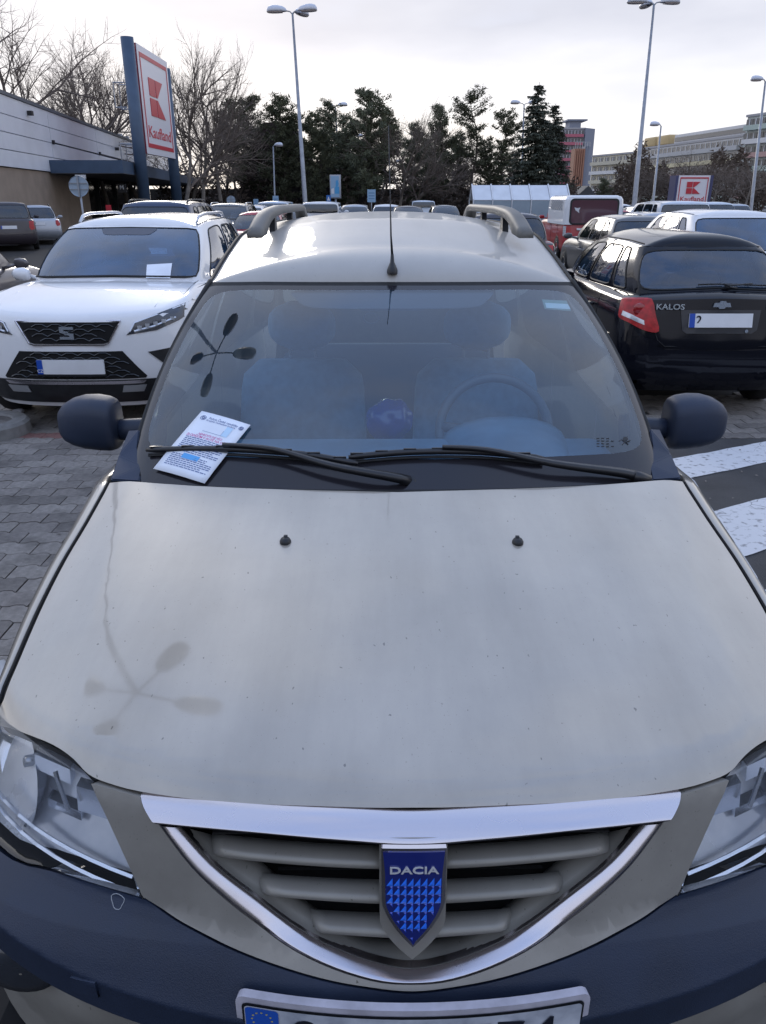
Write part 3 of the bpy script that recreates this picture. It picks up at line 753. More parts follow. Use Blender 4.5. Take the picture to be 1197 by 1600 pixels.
# grey shade patch around the inside mirror
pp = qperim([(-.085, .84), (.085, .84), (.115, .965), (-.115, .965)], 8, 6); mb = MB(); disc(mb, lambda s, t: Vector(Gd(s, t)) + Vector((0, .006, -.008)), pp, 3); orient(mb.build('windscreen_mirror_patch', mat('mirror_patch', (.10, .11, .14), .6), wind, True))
def gpatch(name, q0, m, hole=None, parent=hero, rnd=7, seal=.0):
    o = qperim(q0, 14); mb = MB()
    if hole: band(mb, Gd, o, qperim(hole, 14, rnd), 2)
    else: disc(mb, Gd, o, 6)
    return orient(mb.build(name, m, parent, True))
for sg in (1, -1):
    def q(a0, a1, b0, b1, c0=None, c1=None): return [(sg * a0, b0), (sg * a1, b0), (sg * (c1 or a1), b1), (sg * (c0 or a0), b1)]
    gpatch('windscreen_pillar', q(SA, .318, -.03, 1), BEIGE)
    for nm, a0, a1, h0, h1 in (('front_door_frame', .318, .47, .335, .462), ('rear_door_frame', .47, .61, .480, .600), ('quarter_panel', .61, .71, .622, .690)):
        gpatch(nm, q(a0, a1, -.03, 1), BEIGE, q(h0, h1, .06, .90, h0 + (.012 if h0 < .4 else 0), h1))
        mb = MB(); disc(mb, lambda s, t: Vector(Gd(s, t)) - Vector((sg * .004, 0, 0)), qperim(q(h0 - .004, h1 + .004, .04, .92), 14, 7), 4); orient(mb.build('side_window', TINTGLASS if 0 else glass('hero_side_glass', (.62, .72, .74), .05, 1.0) if 'hero_side_glass' not in MATS else MATS['hero_side_glass'], hero, True))
    # black gutter strip along the roof edge and pillar
    mb = MB(); pts = [Vector(Gd(sg * SA, t)) + Vector((sg * .002, -.004, .003)) for t in np.linspace(-.02, 1, 14)] + [Vector(Gd(sg * s, 1.0)) + Vector((0, 0, .004)) for s in np.linspace(.30, .70, 22)]
    mb.tube(pts, [.008] * 14 + [.006] * 22, 6); orient(mb.build('roof_seal', RUBBER, hero, True))
    mb = MB(); pts = [Vector(Gd(sg * .318, t)) + Vector((sg * .0, -.002, .0)) for t in np.linspace(-.02, 1, 12)] + [Vector(Gd(sg * s, .985)) + Vector((sg * .004, 0, 0)) for s in np.linspace(.33, .70, 18)]
    mb.tube(pts, .009, 6); orient(mb.build('door_seal', RUBBER, hero, True))
gpatch('tailgate_frame', [(.71, -.03), (1.29, -.03), (1.29, 1), (.71, 1)], BEIGE, [(.755, .10), (1.245, .10), (1.245, .86), (.755, .86)])
mb = MB(); disc(mb, Gd, qperim([(.75, .09), (1.25, .09), (1.25, .87), (.75, .87)], 14, 8), 4); orient(mb.build('rear_window', MATS['hero_side_glass'], hero, True))
gpatch('tailgate', [(.70, -.9), (1.30, -.9), (1.30, -.03), (.70, -.03)], BEIGE)
# roof
mb = MB(); ss = [SA * k / 14 for k in range(15)] + list(np.linspace(SA, .71, 26))[1:] + list(np.linspace(.71, 1, 12))[1:]
ss = [-s for s in ss[::-1]] + ss[1:]
rows = [[Gd(s, 1 + t) for s in ss] for t in np.linspace(0, 1, 14)]
mb.loft(rows); roof = mb.build('roof', paint('beige_paint_roof_lit', (.46, .445, .42), dirt=.5, metal=.15, rough=.5, coat=.35), hero, True); MATS['beige_paint_roof_lit'].node_tree.nodes['Principled BSDF'].inputs['Specular IOR Level'].default_value = .3  # paler copy of the body paint: bright sky sheen put into the colour
bm = bmesh.new(); bm.from_mesh(roof.data); bmesh.ops.remove_doubles(bm, verts=bm.verts[:], dist=1e-4); bmesh.ops.recalc_face_normals(bm, faces=bm.faces[:]); bm.to_mesh(roof.data); bm.free()
# headliner
mb = MB(); mb.loft([[Vector(Gd(s, 1 + t)) - Vector((0, 0, .03)) for s in ss] for t in np.linspace(0.04, 1, 6)]); mb.build('headliner', mat('headliner_cloth', (.30, .31, .33), .9), hero, True)
# roof rails
for sg in (1, -1):
    path = []; n = 40; rows = []
    for i in range(n + 1):
        t = i / n; y = 3.00 + 1.75 * t
        k = min(1, t / .20) ; k2 = min(1, (1 - t) / .13); e = math.sin(k * math.pi / 2) * math.sin(k2 * math.pi / 2)
        base = float(np.interp(y, [2.9, 3.2, 3.6, 4.8], [1.618, 1.643, 1.656, 1.656]))
        x = sg * float(np.interp(y, [2.9, 3.3, 4.8], [.505, .488, .475]))
        zt_ = base + .012 + .054 * e ** .9; zb_ = base - .012 if (t < .10 or t > .91) else max(base - .012, zt_ - .034 - .03 * (1 - e))
        w = .027
        rows.append([(x - w, y, zb_), (x - w, y, zt_ - .008), (x - w * .5, y, zt_), (x + w * .5, y, zt_), (x + w, y, zt_ - .008), (x + w, y, zb_)])
    mb = MB(); mb.loft(rows, True); mb.f.append(tuple(range(6))); mb.f.append(tuple(len(mb.v) - 6 + j for j in range(6)))
    rail = orient(mb.build('roof_rail', GREYP, hero, True))
    for y in (3.42, 4.1): 
        mb = MB(); x = sg * .482; mb.loft([[(x - .012, y - .045, 1.62), (x + .012, y - .045, 1.62), (x + .012, y + .035, 1.62), (x - .012, y + .035, 1.62)], [(x - .012, y - .02, 1.705), (x + .012, y - .02, 1.705), (x + .012, y + .02, 1.705), (x - .012, y + .02, 1.705)]], True); orient(mb.build('rail_foot', BLACK, rail))
# antenna
def hitw(px, py, bvh):
    o, d = loc_ray(px, py); r = bvh.ray_cast(o, d.normalized()); return r[0], r[1]
rb = BVHTree.FromPolygons([v.co for v in roof.data.vertices], [tuple(p.vertices) for p in roof.data.polygons])
pb, nb = hitw(613, 425, rb)
mb = MB(); rows = [[pb + Vector((r * .8 * math.cos(a), r * 1.3 * math.sin(a) + o_, h)) for a in [math.tau * i / 16 for i in range(16)]] for r, h, o_ in ((.022, -.004, 0), (.022, .006, 0), (.016, .018, .004), (.009, .030, .010), (.006, .055, .022))]
mb.loft(rows, True); an = orient(mb.build('antenna', BLACK, hero, True))
top = W(607, 196, 2.75); top = HI @ top
mb = MB(); mb.tube([pb + Vector((0, .020, .05)), pb + Vector((-.004, .04, .11)), pb + (top - pb) * .5 + Vector((0, 0, -.01)), top], [.0045, .003, .0018, .0015], 6); mb.build('antenna_rod', BLACK, an, True)
# ---- wipers, cowl
def onw(px, py, off):
    p, n = hitw(px, py, wb)
    if p is None:
        o, d = loc_ray(px, py); p = o + d * ((1.86 - o.y) / d.y); n = Vector((0, -.5, .85))
    if n.y > 0: n = -n
    return p + n * off
WIPER = mat('wiper_black', (.012, .013, .017), .38, 0, .2)
for (bl0, bl1, arm) in ((((234, 709), (350, 708), (470, 716), (560, 731)), 0, ((352, 707), (430, 715), (520, 741), (622, 757), (655, 766))),
                        (((545, 721), (640, 713), (750, 713), (848, 723)), 0, ((690, 711), (760, 716), (860, 737), (965, 748), (1000, 756)))):
    wroot = None; P = [onw(px, py, .016) for px, py in bl0]; P = resample(P, 5)
    mb = MB(); mb.tube(P, [.005] + [.0085] * (len(P) - 2) + [.005], 6); wroot = orient(mb.build('wiper', WIPER, hero, True))
    P2 = resample([onw(px, py + 5, .006) for px, py in bl0], 5); mb = MB(); mb.loft([[p + Vector((0, -.001, .006)) for p in P2], [p - Vector((0, -.002, .004)) for p in P2]]); mb.tube(P2, .0035, 4); mb.build('wiper_rubber', RUBBER, wroot)
    mb = MB()
    for k in range(1, len(P) - 1, 2): mb.box(P[k].x - .016, P[k].x + .016, P[k].y - .003, P[k].y + .003, P[k].z + .004, P[k].z + .010)
    mb.build('blade_clip', WIPER, wroot)
    A = resample([onw(px, py, .030 if i < 3 else .022) for i, (px, py) in enumerate(arm)], 5); mb = MB()
    n = len(A); rows = []
    for i, p in enumerate(A):
        w = .006 + .011 * (i / (n - 1)) ** 1.2; rows.append([p + Vector((0, -w * .45, -w * .7)), p + Vector((0, -w * .2, w * .55)), p + Vector((0, w * .8, w * .8)), p + Vector((0, w, -w * .3))])
    mb.loft(rows, True); mb.f.append((0, 1, 2, 3)); e = len(mb.v) - 4; mb.f.append((e, e + 1, e + 2, e + 3)); orient(mb.build('wiper_arm', WIPER, wroot, True))
    e = A[-1]; mb = MB(); mb.tube([A[-4], A[-2], e + Vector((.02, -.003, -.003))], [.013, .016, .012], 8); mb.build('wiper_pivot_cap', WIPER, wroot, True)
# cowl between bonnet and glass
mb = MB(); rows = []
for dy, dz in ((-.01, -.035), (.03, -.020), (.06, -.008), (.09, -.02)):
    rows.append([(x, 1.735 + .115 * (abs(x) / .70) ** 2 + dy, 1.083 - .012 * (x / .7) ** 2 + dz) for x in np.linspace(-.72, .72, 30)])
mb.loft(rows); mb.build('cowl', BLACK, hero, True)
mb = MB(); mb.tube([(x, 1.750 + .115 * (abs(x) / .70) ** 2, 1.073 - .012 * (x / .7) ** 2) for x in np.linspace(-.66, .66, 24)], .007, 6); mb.build('bonnet_weatherstrip', RUBBER, hero, True)
# cowl end trims
for sg in (-1, 1):
    pxs = [((201, 672), 2.10), ((218, 671), 2.06), ((215, 700), 2.0), ((222, 728), 1.93), ((218, 752), 1.87), ((172, 749), 1.87), ((185, 712), 1.98)]
    P = []
    for (px, py), Y in pxs:
        o, d = loc_ray(px, py); p = o + d * ((Y - o.y) / d.y); P.append(Vector((p.x * -sg, p.y, p.z)))
    cen = sum(P, Vector()) / len(P); o = solid('cowl_end_trim', P, (sg * -.0, .018, -.03), NAVY, hero)
    bm = bmesh.new(); bm.from_mesh(o.data); bmesh.ops.bevel(bm, geom=bm.edges[:], offset=.003, segments=2, affect='EDGES'); bm.to_mesh(o.data); bm.free()
# ---- mirrors
for sg in (-1, 1):
    rows = []; prof = [(0, .80, .80), (.03, .92, .92), (.12, 1.0, .98), (.32, 1.03, 1.0), (.55, .99, .97), (.74, .88, .88), (.88, .72, .74), (.96, .53, .56), (.99, .38, .4), (1.0, .2, .25)]
    xi, xo = .855, 1.042
    for t, hz_, dp in prof:
        x = sg * (xi + (xo - xi) * t); h_ = .084 * hz_; cz_ = 1.098 + .006 * math.sin(t * 3) ; r = []
        for k in range(24):
            a = math.tau * k / 24; c, s = math.cos(a), math.sin(a); n_ = .62
            yy = math.copysign(abs(c) ** n_, c); zz = math.copysign(abs(s) ** n_, s)
            if yy < 0: y = 2.33 + yy * .085 * dp
            else: y = 2.33 + yy * .045
            r.append((x, y + .02 * t, cz_ + zz * h_ * (1.0 if zz > 0 else .95)))
        rows.append(r)
    mb = MB(); mb.loft(rows, True); mb.f.append(tuple(range(24))); e = len(mb.v) - 24; mb.f.append(tuple(e + j for j in range(24)))
    mi = orient(mb.build('wing_mirror', NAVY, hero, True))
    mb = MB(); rows = [[sum_ for sum_ in [(x_[0], x_[1] - .0018, x_[2])]][0:1] for x_ in []]
    pts = []
    for t in np.linspace(.02, .985, 14):
        hz_ = float(np.interp(t, [p[0] for p in prof], [p[2] for p in prof])); x = sg * (xi + (xo - xi) * t); z = 1.083 - .004 * t
        pts.append((x, 2.33 - .083 * hz_ * .97 + .02 * t, z))
    mb.tube(pts, .0022, 5); mb.build('mirror_seam', RUBBER, mi)
    mb = MB(); mb.tube([(sg * .88, 2.335, 1.080), (sg * .83, 2.34, 1.076), (sg * .78, 2.36, 1.070), (sg * .73, 2.38, 1.062)], [.030, .036, .040, .05], 12); mb.build('mirror_arm', NAVY, mi, True)
    o = boxobj('mirror_glass', min(sg * .875, sg * 1.02), max(sg * .875, sg * 1.02), 2.38, 2.386, 1.04, 1.155, CHROME, mi)
# ---- interior
DASH = mat('dashboard', (.17, .26, .38), .6, var=.15, vscale=8)
inter = boxobj('dashboard', -.69, .69, 2.02, 2.42, .80, 1.035, DASH, hero, .05)
boxobj('dashboard_top', -.66, .66, 1.90, 2.1, 1.0, 1.045, DASH, hero, .02)
mb = MB(); rows = []
for t in np.linspace(0, 1, 10):
    y = 2.05 + .34 * t; rows.append([(.36 + .20 * math.cos(a) * (.75 + .25 * t), y, 1.02 + (.085 * math.sin(a)) * (.55 + .45 * t)) for a in np.linspace(0, math.pi, 16)])
mb.loft(rows); mb.f.append(tuple(len(mb.v) - 16 + j for j in range(16))); mb.build('instrument_hood', DASH, hero, True)
mb = MB(); rows = []
c0 = Vector((.345, 2.50, 1.02)); ax = Vector((1, 0, 0)); up = Vector((0, .42, .91)).normalized()
for i in range(36):
    a = math.tau * i / 36; c = c0 + (ax * math.cos(a) + up * math.sin(a)) * .185; n1 = (ax * math.cos(a) + up * math.sin(a)); n2 = ax.cross(up)
    rows.append([c + (n1 * math.cos(b) + n2 * math.sin(b)) * .016 for b in [math.tau * j / 8 for j in range(8)]])
rows.append(rows[0]); mb.loft(rows, True); sw = mb.build('steering_wheel', mat('wheel_leather', (.10, .115, .15), .5), hero, True)
mb = MB(); mb.tube([c0, c0 + up * -.05], [.07, .06], 12); [mb.tube([c0, c0 + (ax * math.cos(a) + up * math.sin(a)) * .18], .018, 6) for a in (0.1, math.pi - .1, -math.pi / 2)]; mb.build('steering_wheel_hub', MATS['wheel_leather'], sw, True)
CLOTH = mat('hero_cloth', (.16, .25, .38), .95, var=.15, vscale=25)
def seat(parent, x, y, w=.52, zt_=1.13, m=CLOTH, head=True, nm='seat'):
    mb = MB(); rows = []
    for t in np.linspace(0, 1, 12):
        z = .55 + (zt_ - .55) * t; ww = w / 2 * (1 - .10 * t) * (1 - max(0, (t - .86) / .14) ** 2 * .28); yy = y + .18 * t; th_ = .075 * (1 - max(0, (t - .86) / .14) ** 2 * .6)
        r = []
        for k in range(20):
            a = math.tau * k / 20; c, s = math.cos(a), math.sin(a); r.append((x + math.copysign(abs(c) ** .6, c) * ww, yy + math.copysign(abs(s) ** .8, s) * th_, z))
        rows.append(r)
    mb.loft(rows, True); mb.f.append(tuple(len(mb.v) - 20 + j for j in range(20))); s_ = orient(mb.build(nm, m, parent, True))
    b = boxobj('seat_cushion', x - w / 2, x + w / 2, y - .50, y + .05, .42, .60, m, s_, .05)
    if head:
        mb = MB(); rows = []; zc_ = zt_ + .13; yy = y + .20
        for t in np.linspace(-1, 1, 9):
            k_ = max(.12, (1 - abs(t) ** 3)) ** .5; rows.append([(x + math.copysign(abs(math.cos(a)) ** .7, math.cos(a)) * .135 * k_, yy + math.sin(a) * .055 * k_, zc_ + .095 * t) for a in [math.tau * j / 16 for j in range(16)]])
        mb.loft(rows, True); hr = orient(mb.build('headrest', m, s_, True))
        mb = MB(); [mb.tube([(x + d, yy, zt_ - .02), (x + d, yy, zc_ - .05)], .007, 6) for d in (-.05, .05)]; mb.build('headrest_post', CHROME, s_)
    return s_
seat(hero, -.35, 2.92, .54, 1.15); seat(hero, .35, 2.92, .54, 1.15)
seat(hero, 0, 3.85, 1.20, 1.05, mat('bench_cloth', (.07, .10, .15), .95), head=False, nm='rear_bench')
mb = MB(); random.seed(5)
bm = bmesh.new(); bmesh.ops.create_icosphere(bm, subdivisions=4, radius=1)
for v in bm.verts:
    from mathutils import noise
    n_ = noise.noise(v.co * 2.0) * .12 + noise.noise(v.co * 6) * .05; v.co = Vector((v.co.x * .085, v.co.y * .08, v.co.z * .08)) * (1 + n_) + Vector((-.005, 2.72, 1.00))
me = bpy.data.meshes.new('bag'); bm.to_mesh(me); bm.free(); me.materials.append(mat('blue_bag', (.01, .04, .30), .22, 0, .4)); me.shade_smooth()
tag(link(bpy.data.objects.new('plastic_bag', me)), 'crumpled blue plastic bag between the front seats of the beige car', 'bag'); bpy.data.objects['plastic_bag'].matrix_world = HM
# mirror inside, stickers
boxobj('inside_mirror', -.11, .11, 2.60, 2.63, 1.405, 1.462, mat('mirror_back', (.10, .11, .14), .5), hero, .012)
mb = MB(); c0, n0 = hitw(580, 496, wb); mb.tube([onw(580 + 12 * math.cos(a), 496 + 8 * math.sin(a), -.003) for a in [math.tau * i / 20 for i in range(21)]], .0016, 4); mb.build('sticker_ring', BLACK, wind)
def wsticker(name, pts, m, off=.0015): return solid(name, [onw(px, py, off) for px, py in pts], onw(*pts[0], off) - onw(*pts[0], off + .0006), m, wind)
wsticker('toll_sticker', [(847, 466), (886, 468), (893, 484), (852, 481)], mat('sticker_green', (.30, .42, .38), .4), -.004)
wsticker('sticker_label', [(852, 472), (888, 474), (892, 482), (854, 480)], mat('sticker_white', (.75, .8, .82), .4), -.0025)
# airbag / maker marks printed on the lower right of the glass
pm = onw(935, 694, .001); px_ = (onw(955, 694, .001) - onw(925, 694, .001)); py_ = (onw(935, 685, .001) - onw(935, 700, .001))
mb = MB(); random.seed(8)
for i in range(4):
    for k in range(3 + i % 2):
        p = onw(932 + k * 7.5, 686 + i * 4.2, .0012); mb.add([p, p + px_.normalized() * .0085, p + px_.normalized() * .0085 + py_.normalized() * .0035, p + py_.normalized() * .0035], [(0, 1, 2, 3)])
mb.build('glass_print', BLACK, wind)
mb = MB()
c = onw(977, 686, .0012); u = px_.normalized(); v_ = py_.normalized()
mb.add([c + (u * math.cos(a) + v_ * math.sin(a)) * .0085 for a in [math.tau * i / 14 for i in range(14)]], [tuple(range(14))])
for a, b in (((-.002, -.012), (-.012, -.004)), ((-.002, -.012), (.008, -.022)), ((-.012, -.004), (-.02, -.010)), ((-.002, -.012), (-.010, -.024)), ((.004, -.012), (.014, -.006))):
    P = [c + u * a[0] + v_ * a[1], c + u * b[0] + v_ * b[1]]; mb.tube(P, .0016, 4)
mb.build('airbag_mark', BLACK, wind)
# ---- leaflet
L = [onw(318, 648, .006), onw(383, 670, .006), onw(322, 762, .010), onw(245, 739, .010)]
L = [HM @ p for p in L]
o0 = L[3]; ux = (L[2] - L[3]); uy = (L[0] - L[3])
n = ux.cross(uy).normalized()
if n.z < 0: n = -n
def LP(a, b, o=0):
    p = HI @ (o0 + ux * a + uy * b); c0 = HI @ Vector((0, 0, H)); d = (p - c0).normalized()
    r = wb.ray_cast(c0, d)
    if r[0] is not None:
        nn = -r[1] if r[1].y > 0 else r[1]; p = r[0] + nn * .0075
    return HM @ p + n * (o + .003 * math.sin(b * 3.1) + .002 * math.sin(a * 4))
def sheet(nm, a0, a1, b0, b1, o, m, par, th=.0006, na=8, nb_=10):
    mb = MB(); rows = [[LP(a0 + (a1 - a0) * i / na, b0 + (b1 - b0) * j / nb_, o) for i in range(na + 1)] for j in range(nb_ + 1)]
    mb.loft(rows); return mb.build(nm, m, par, True)
leaf = sheet('leaflet', 0, 1, 0, 1, .001, mat('paper', (.80, .85, .95), .7, var=.06, vscale=9), None)
tag(leaf, 'white printed leaflet tucked under the wiper of the beige car', 'leaflet')
mo = leaf.modifiers.new('t', 'SOLIDIFY'); mo.thickness = .0005; mo.offset = -1
INK = mat('print_ink', (.10, .16, .36), .7); PINK = mat('print_pink', (.62, .10, .34), .7); BLU = mat('print_blue', (.12, .42, .85), .7)
ulen = ux.length
def ltext(s_, a0, a1, b, hgt, m):
    me = text_mesh(s_, 1.0, .0, .004); xs = [v.co.x for v in me.vertices]; ys = [v.co.y for v in me.vertices]; cx_ = (max(xs) + min(xs)) / 2
    me.materials.clear(); me.materials.append(m)
    for v in me.vertices:
        u = (v.co.x - min(xs)) / (max(xs) - min(xs)); p = LP(a0 + (a1 - a0) * u, b + hgt * v.co.y, .0018); v.co = p
    link(bpy.data.objects.new('print_line', me), leaf)
ltext('Policie České republiky', .24, .82, .915, .050, INK); ltext('Krajské ředitelství policie', .22, .80, .875, .036, INK)
ltext('NENECHTE SVÉ VĚCI', .28, .74, .645, .045, PINK); ltext('ZLODĚJŮM V AUTĚ NA OČÍCH', .08, .94, .600, .050, PINK)
random.seed(3)
mb = MB()
for k in range(17):
    b = .56 - k * .028
    if .30 < b < .33: continue
    a = .10; end = random.choice((.90, .92, .78, .91))
    while a < end:
        w = random.uniform(.025, .085); w = min(w, end - a)
        mb.add([LP(a, b, .002), LP(a + w, b, .002), LP(a + w, b + .0115, .002), LP(a, b + .0115, .002)], [(0, 1, 2, 3)]); a += w + .014
mb.build('print_text_lines', INK, leaf)
mb = MB()
for ca, cb, r in ((.13, .90, .055), (.90, .90, .045)):
    pts = [LP(ca + r * math.cos(t) * .9, cb + r * .62 * math.sin(t), .0022) for t in [math.tau * i / 18 for i in range(19)]]; mb.tube(pts, .0007, 4)
    pts = [LP(ca + r * .5 * math.cos(t) * .9, cb + r * .3 * math.sin(t), .0022) for t in [math.tau * i / 12 for i in range(13)]]; mb.tube(pts, .0009, 4)
mb.build('print_emblem', INK, leaf)
mb = MB()
for q_ in ([(.30, .70), (.66, .70), (.66, .78)], ): mb.tube([LP(a, b, .0022) for a, b in q_], .0004, 4)
mb.build('print_frame', INK, leaf)
sheet('print_picture', .30, .62, .245, .32, .0021, BLU, leaf, na=3, nb_=3); sheet('print_picture', .66, .78, .70, .86, .0019, mat('print_pale', (.55, .75, .95), .7), leaf, na=3, nb_=3)
# =================================================================== other cars: one parametric builder, local front at y=0 looking to -Y
_seatmesh = None
def simple_seat(parent, x, y, hgt, w=.5, bench=False):
    mb = MB(); rows = []
    for t in (0, .3, .6, .85, .95, 1):
        k = 1 - max(0, (t - .8) / .2) ** 2 * .3; z = .5 + (hgt - .5) * t
        rows.append([(x + cx_ * w / 2 * k, y + .15 * t + cy_ * .08 * k, z) for cx_, cy_ in ((-.9, -1), (.9, -1), (1, -.6), (1, .6), (.9, 1), (-.9, 1), (-1, .6), (-1, -.6))])
    mb.loft(rows, True); mb.f.append(tuple(len(mb.v) - 8 + j for j in range(8)))
    for hx in ((0,) if not bench else (-.38, .38)):
        r2 = []
        for t in (0, .15, .5, .85, 1):
            k = math.sin(max(.12, min(.88, t)) * math.pi) ** .4; z = hgt + .03 + .19 * t
            r2.append([(x + hx + cx_ * .13 * k, y + .18 + cy_ * .05 * k, z) for cx_, cy_ in ((-.9, -1), (.9, -1), (1, -.6), (1, .6), (.9, 1), (-.9, 1), (-1, .6), (-1, -.6))])
        mb.loft(r2, True); mb.f.append(tuple(len(mb.v) - 8 + j for j in range(8)))
    return orient(mb.build('seat', SEATM, parent, True))
DEF = dict(L=4.2, W=1.75, H=1.5, nose=.74, tailz=.98, yb=1.05, zb=.98, yt=1.75, yr=3.75, yq=4.10, belt=.93, wr=.56, wb=.70, d=.42, dr=.30, nf=2.8, nr=4, glass='side', rails=None, lights='slant', crown=.05, wtop=.93, winds=((.335, .47), (.485, .60), (.612, .675)), gl=None, plate=True, hatch_z=.68, bumper=None, detail=1, hgt=None)
def car(label, x, y, paint_m, facing=1, group=None, cat='car', name='parked_car', rz=0, plate_text=None, **kw):
    """facing 1: front towards the camera with its nose at y; -1: rear towards the camera with its tail at y"""
    P = dict(DEF); P.update(kw); L_, W_, Ht = P['L'], P['W'] / 2, P['H']
    root = empty(name, (x, y, 0) if facing == 1 else (x, y + L_ * math.cos(rz), 0), rz if facing == 1 else math.pi + rz, label, cat, group)
    if facing == -1 and rz: root.location = (x - math.sin(rz) * L_, y + math.cos(rz) * L_, 0)
    nose, tz, belt = P['nose'], P['tailz'], P['belt']
    rs = [((.10, L_ - .10, W_ - .12, W_ - .05, W_ - .10, P['d'] * .9, P['dr'], P['nf'], P['nr']), [(0, .20), (1, .22)]),
          ((.03, L_ - .02, W_ - .04, W_ - .005, W_ - .02, P['d'], P['dr'], P['nf'], P['nr']), [(0, .33), (1, .36)]),
          ((.0, L_, W_ - .03, W_, W_ - .01, P['d'], P['dr'], P['nf'], P['nr']), [(0, .52), (1, .56)]),
          ((.035, L_ - .03, W_ - .045, W_ - .015, W_ - .02, P['d'] * 1.05, P['dr'], P['nf'], P['nr']), [(0, nose - .08), (.26, nose - .03), (.36, belt - .15), (.7, belt - .14), (1, .74)]),
          ((.12, L_ - .07, W_ - .085, W_ - .055, W_ - .05, P['d'] * 1.1, P['dr'], P['nf'], P['nr']), [(0, nose), (.2, nose + .03), (.27, nose + .08), (.36, belt - .05), (.7, belt - .02), (1, tz - .05)])]
    r4 = (P['yb'], P['yq'], P['wb'] * W_ / .875, W_ - .10, P['wb'] * W_ / .875, .20, .14, 2.3, 3.2); z4 = [(0, P['zb']), (.27, P['zb'] - .02), (.36, belt), (.7, belt + .02), (1, tz)]
    r5 = (P['yt'], P['yr'], P['wr'] * W_ / .875, (P['wr'] + .03) * W_ / .875, P['wr'] * W_ / .875, .12, .10, 2.3, 3); zr = Ht - P['crown']
    z5 = [(0, zr - .03), (.3, zr - .045), (.42, zr), (.6, zr), (.7, zr - .02), (1, zr - .02)]
    nlow = len(rs)
    def F(s, t):
        a, sg = fold(s)
        if t < 1:                                      # lower body, smooth through the rings
            u = max(0.0, t) * (nlow - 1); i = min(int(u), nlow - 2); f = u - i
            pts = [(*ring(rs[k][0], a), zi(rs[k][1], a)) for k in (max(i - 1, 0), i, i + 1, min(i + 2, nlow - 1))]
            o = [.5 * (2 * b + (c - a_) * f + (2 * a_ - 5 * b + 4 * c - d_) * f * f + (3 * b - a_ - 3 * c + d_) * f ** 3) for a_, b, c, d_ in zip(*pts)]
            return (sg * o[0], o[1], o[2])
        if t <= 2:
            f = t - 1; x0_, y0_ = ring(rs[-1][0], a); z0_ = zi(rs[-1][1], a); x1_, y1_ = ring(r4, a); z1_ = zi(z4, a)
            return (sg * (x0_ + (x1_ - x0_) * f), y0_ + (y1_ - y0_) * f, z0_ + (z1_ - z0_) * (1 - (1 - f) ** 1.9))
        if t <= 3:
            f = t - 2; x0_, y0_ = ring(r4, a); z0_ = zi(z4, a); x1_, y1_ = ring(r5, a); z1_ = zi(z5, a); b = math.sin(math.pi * f)
            fw = max(0, 1 - a / .29); bk = max(0, 1 - (1 - a) / .29)
            return (sg * (x0_ + (x1_ - x0_) * f + b * .028 * min(1, a / .2) * min(1, (1 - a) / .2)), y0_ + (y1_ - y0_) * f - b * .03 * (fw > 0) + b * .03 * (bk > 0), z0_ + (z1_ - z0_) * f + b * .012 * (fw > 0))
        f = t - 3; x1_, y1_ = ring(r5, a); z1_ = zi(z5, a); ys = min(max(y1_, P['yt'] + .35), P['yr'] - .25)
        return (sg * x1_ * (1 - f), y1_ + (ys - y1_) * f ** 1.4, z1_ + (Ht - z1_) * (1 - (1 - f) ** 2.2))
    half = sorted(set([round(v, 4) for v in list(np.linspace(0, .22, 7)) + list(np.linspace(.22, .32, 8)) + list(np.linspace(.32, .70, 9)) + list(np.linspace(.70, .80, 6)) + list(np.linspace(.8, 1, 6))]))
    ss = [-v for v in half[::-1]][:-1] + half
    mb = MB()
    T = list(np.linspace(0, 1, 15)) + list(np.linspace(1, 2, 9))[1:]
    mb.loft([[F(s, t) for s in ss] for t in T])
    S1, S2 = .288, .714
    W3 = P['winds']; frames = []
    wsq = [(-S1, 2), (S1, 2), (S1, 3), (-S1, 3)]; wsh = [(-S1 + .022, 2.05), (S1 - .022, 2.05), (S1 - .022, 2.95), (-S1 + .022, 2.95)]
    rwq = [(S2, 2), (2 - S2, 2), (2 - S2, 3), (S2, 3)]; ri = P.get('rwi', .035); rwh = [(S2 + ri, 2.0 + P.get('rwlo', .06)), (2 - S2 - ri, 2.0 + P.get('rwlo', .06)), (2 - S2 - ri, 2.92), (S2 + ri, 2.92)]
    allw = [('windscreen', wsq, wsh, 14)]
    if P.get('rear_glass', True): allw.append(('rear_window', rwq, rwh, P.get('rwr', 8)))
    else: band_q = rwq
    cuts = [S1] + [(W3[i][1] + W3[i + 1][0]) / 2 for i in range(len(W3) - 1)] + [S2]
    for sg in (1, -1):
        for i, (a0, a1) in enumerate(W3):
            q = [(sg * cuts[i], 2), (sg * cuts[i + 1], 2), (sg * cuts[i + 1], 3), (sg * cuts[i], 3)]
            aa = a0 + (.018 if i == 0 else 0); bb = a1 - (P.get('cpin', .02) if i == len(W3) - 1 else 0)
            h = [(sg * a0, 2.05), (sg * a1, 2.05), (sg * bb, 2.90), (sg * aa, 2.90)]
            allw.append(('side_window', q, h, 9))
    for nm, q, h, rn in allw:
        band(mb, F, qperim(q, 8), qperim(h, 8, rn), 2)
    if not P.get('rear_glass', True): disc(mb, F, qperim(rwq, 8), 3)
    mb.loft([[F(s, 3 + t) for s in ss] for t in np.linspace(0, 1, 7)])
    body = mb.build('body', paint_m, root, True)
    bm = bmesh.new(); bm.from_mesh(body.data); bmesh.ops.remove_doubles(bm, verts=bm.verts[:], dist=2e-4); bmesh.ops.recalc_face_normals(bm, faces=bm.faces[:]); bm.to_mesh(body.data); bm.free()
    body.data.set_sharp_from_angle(angle=R(45))
    g = P['gl'] or CARGLASS
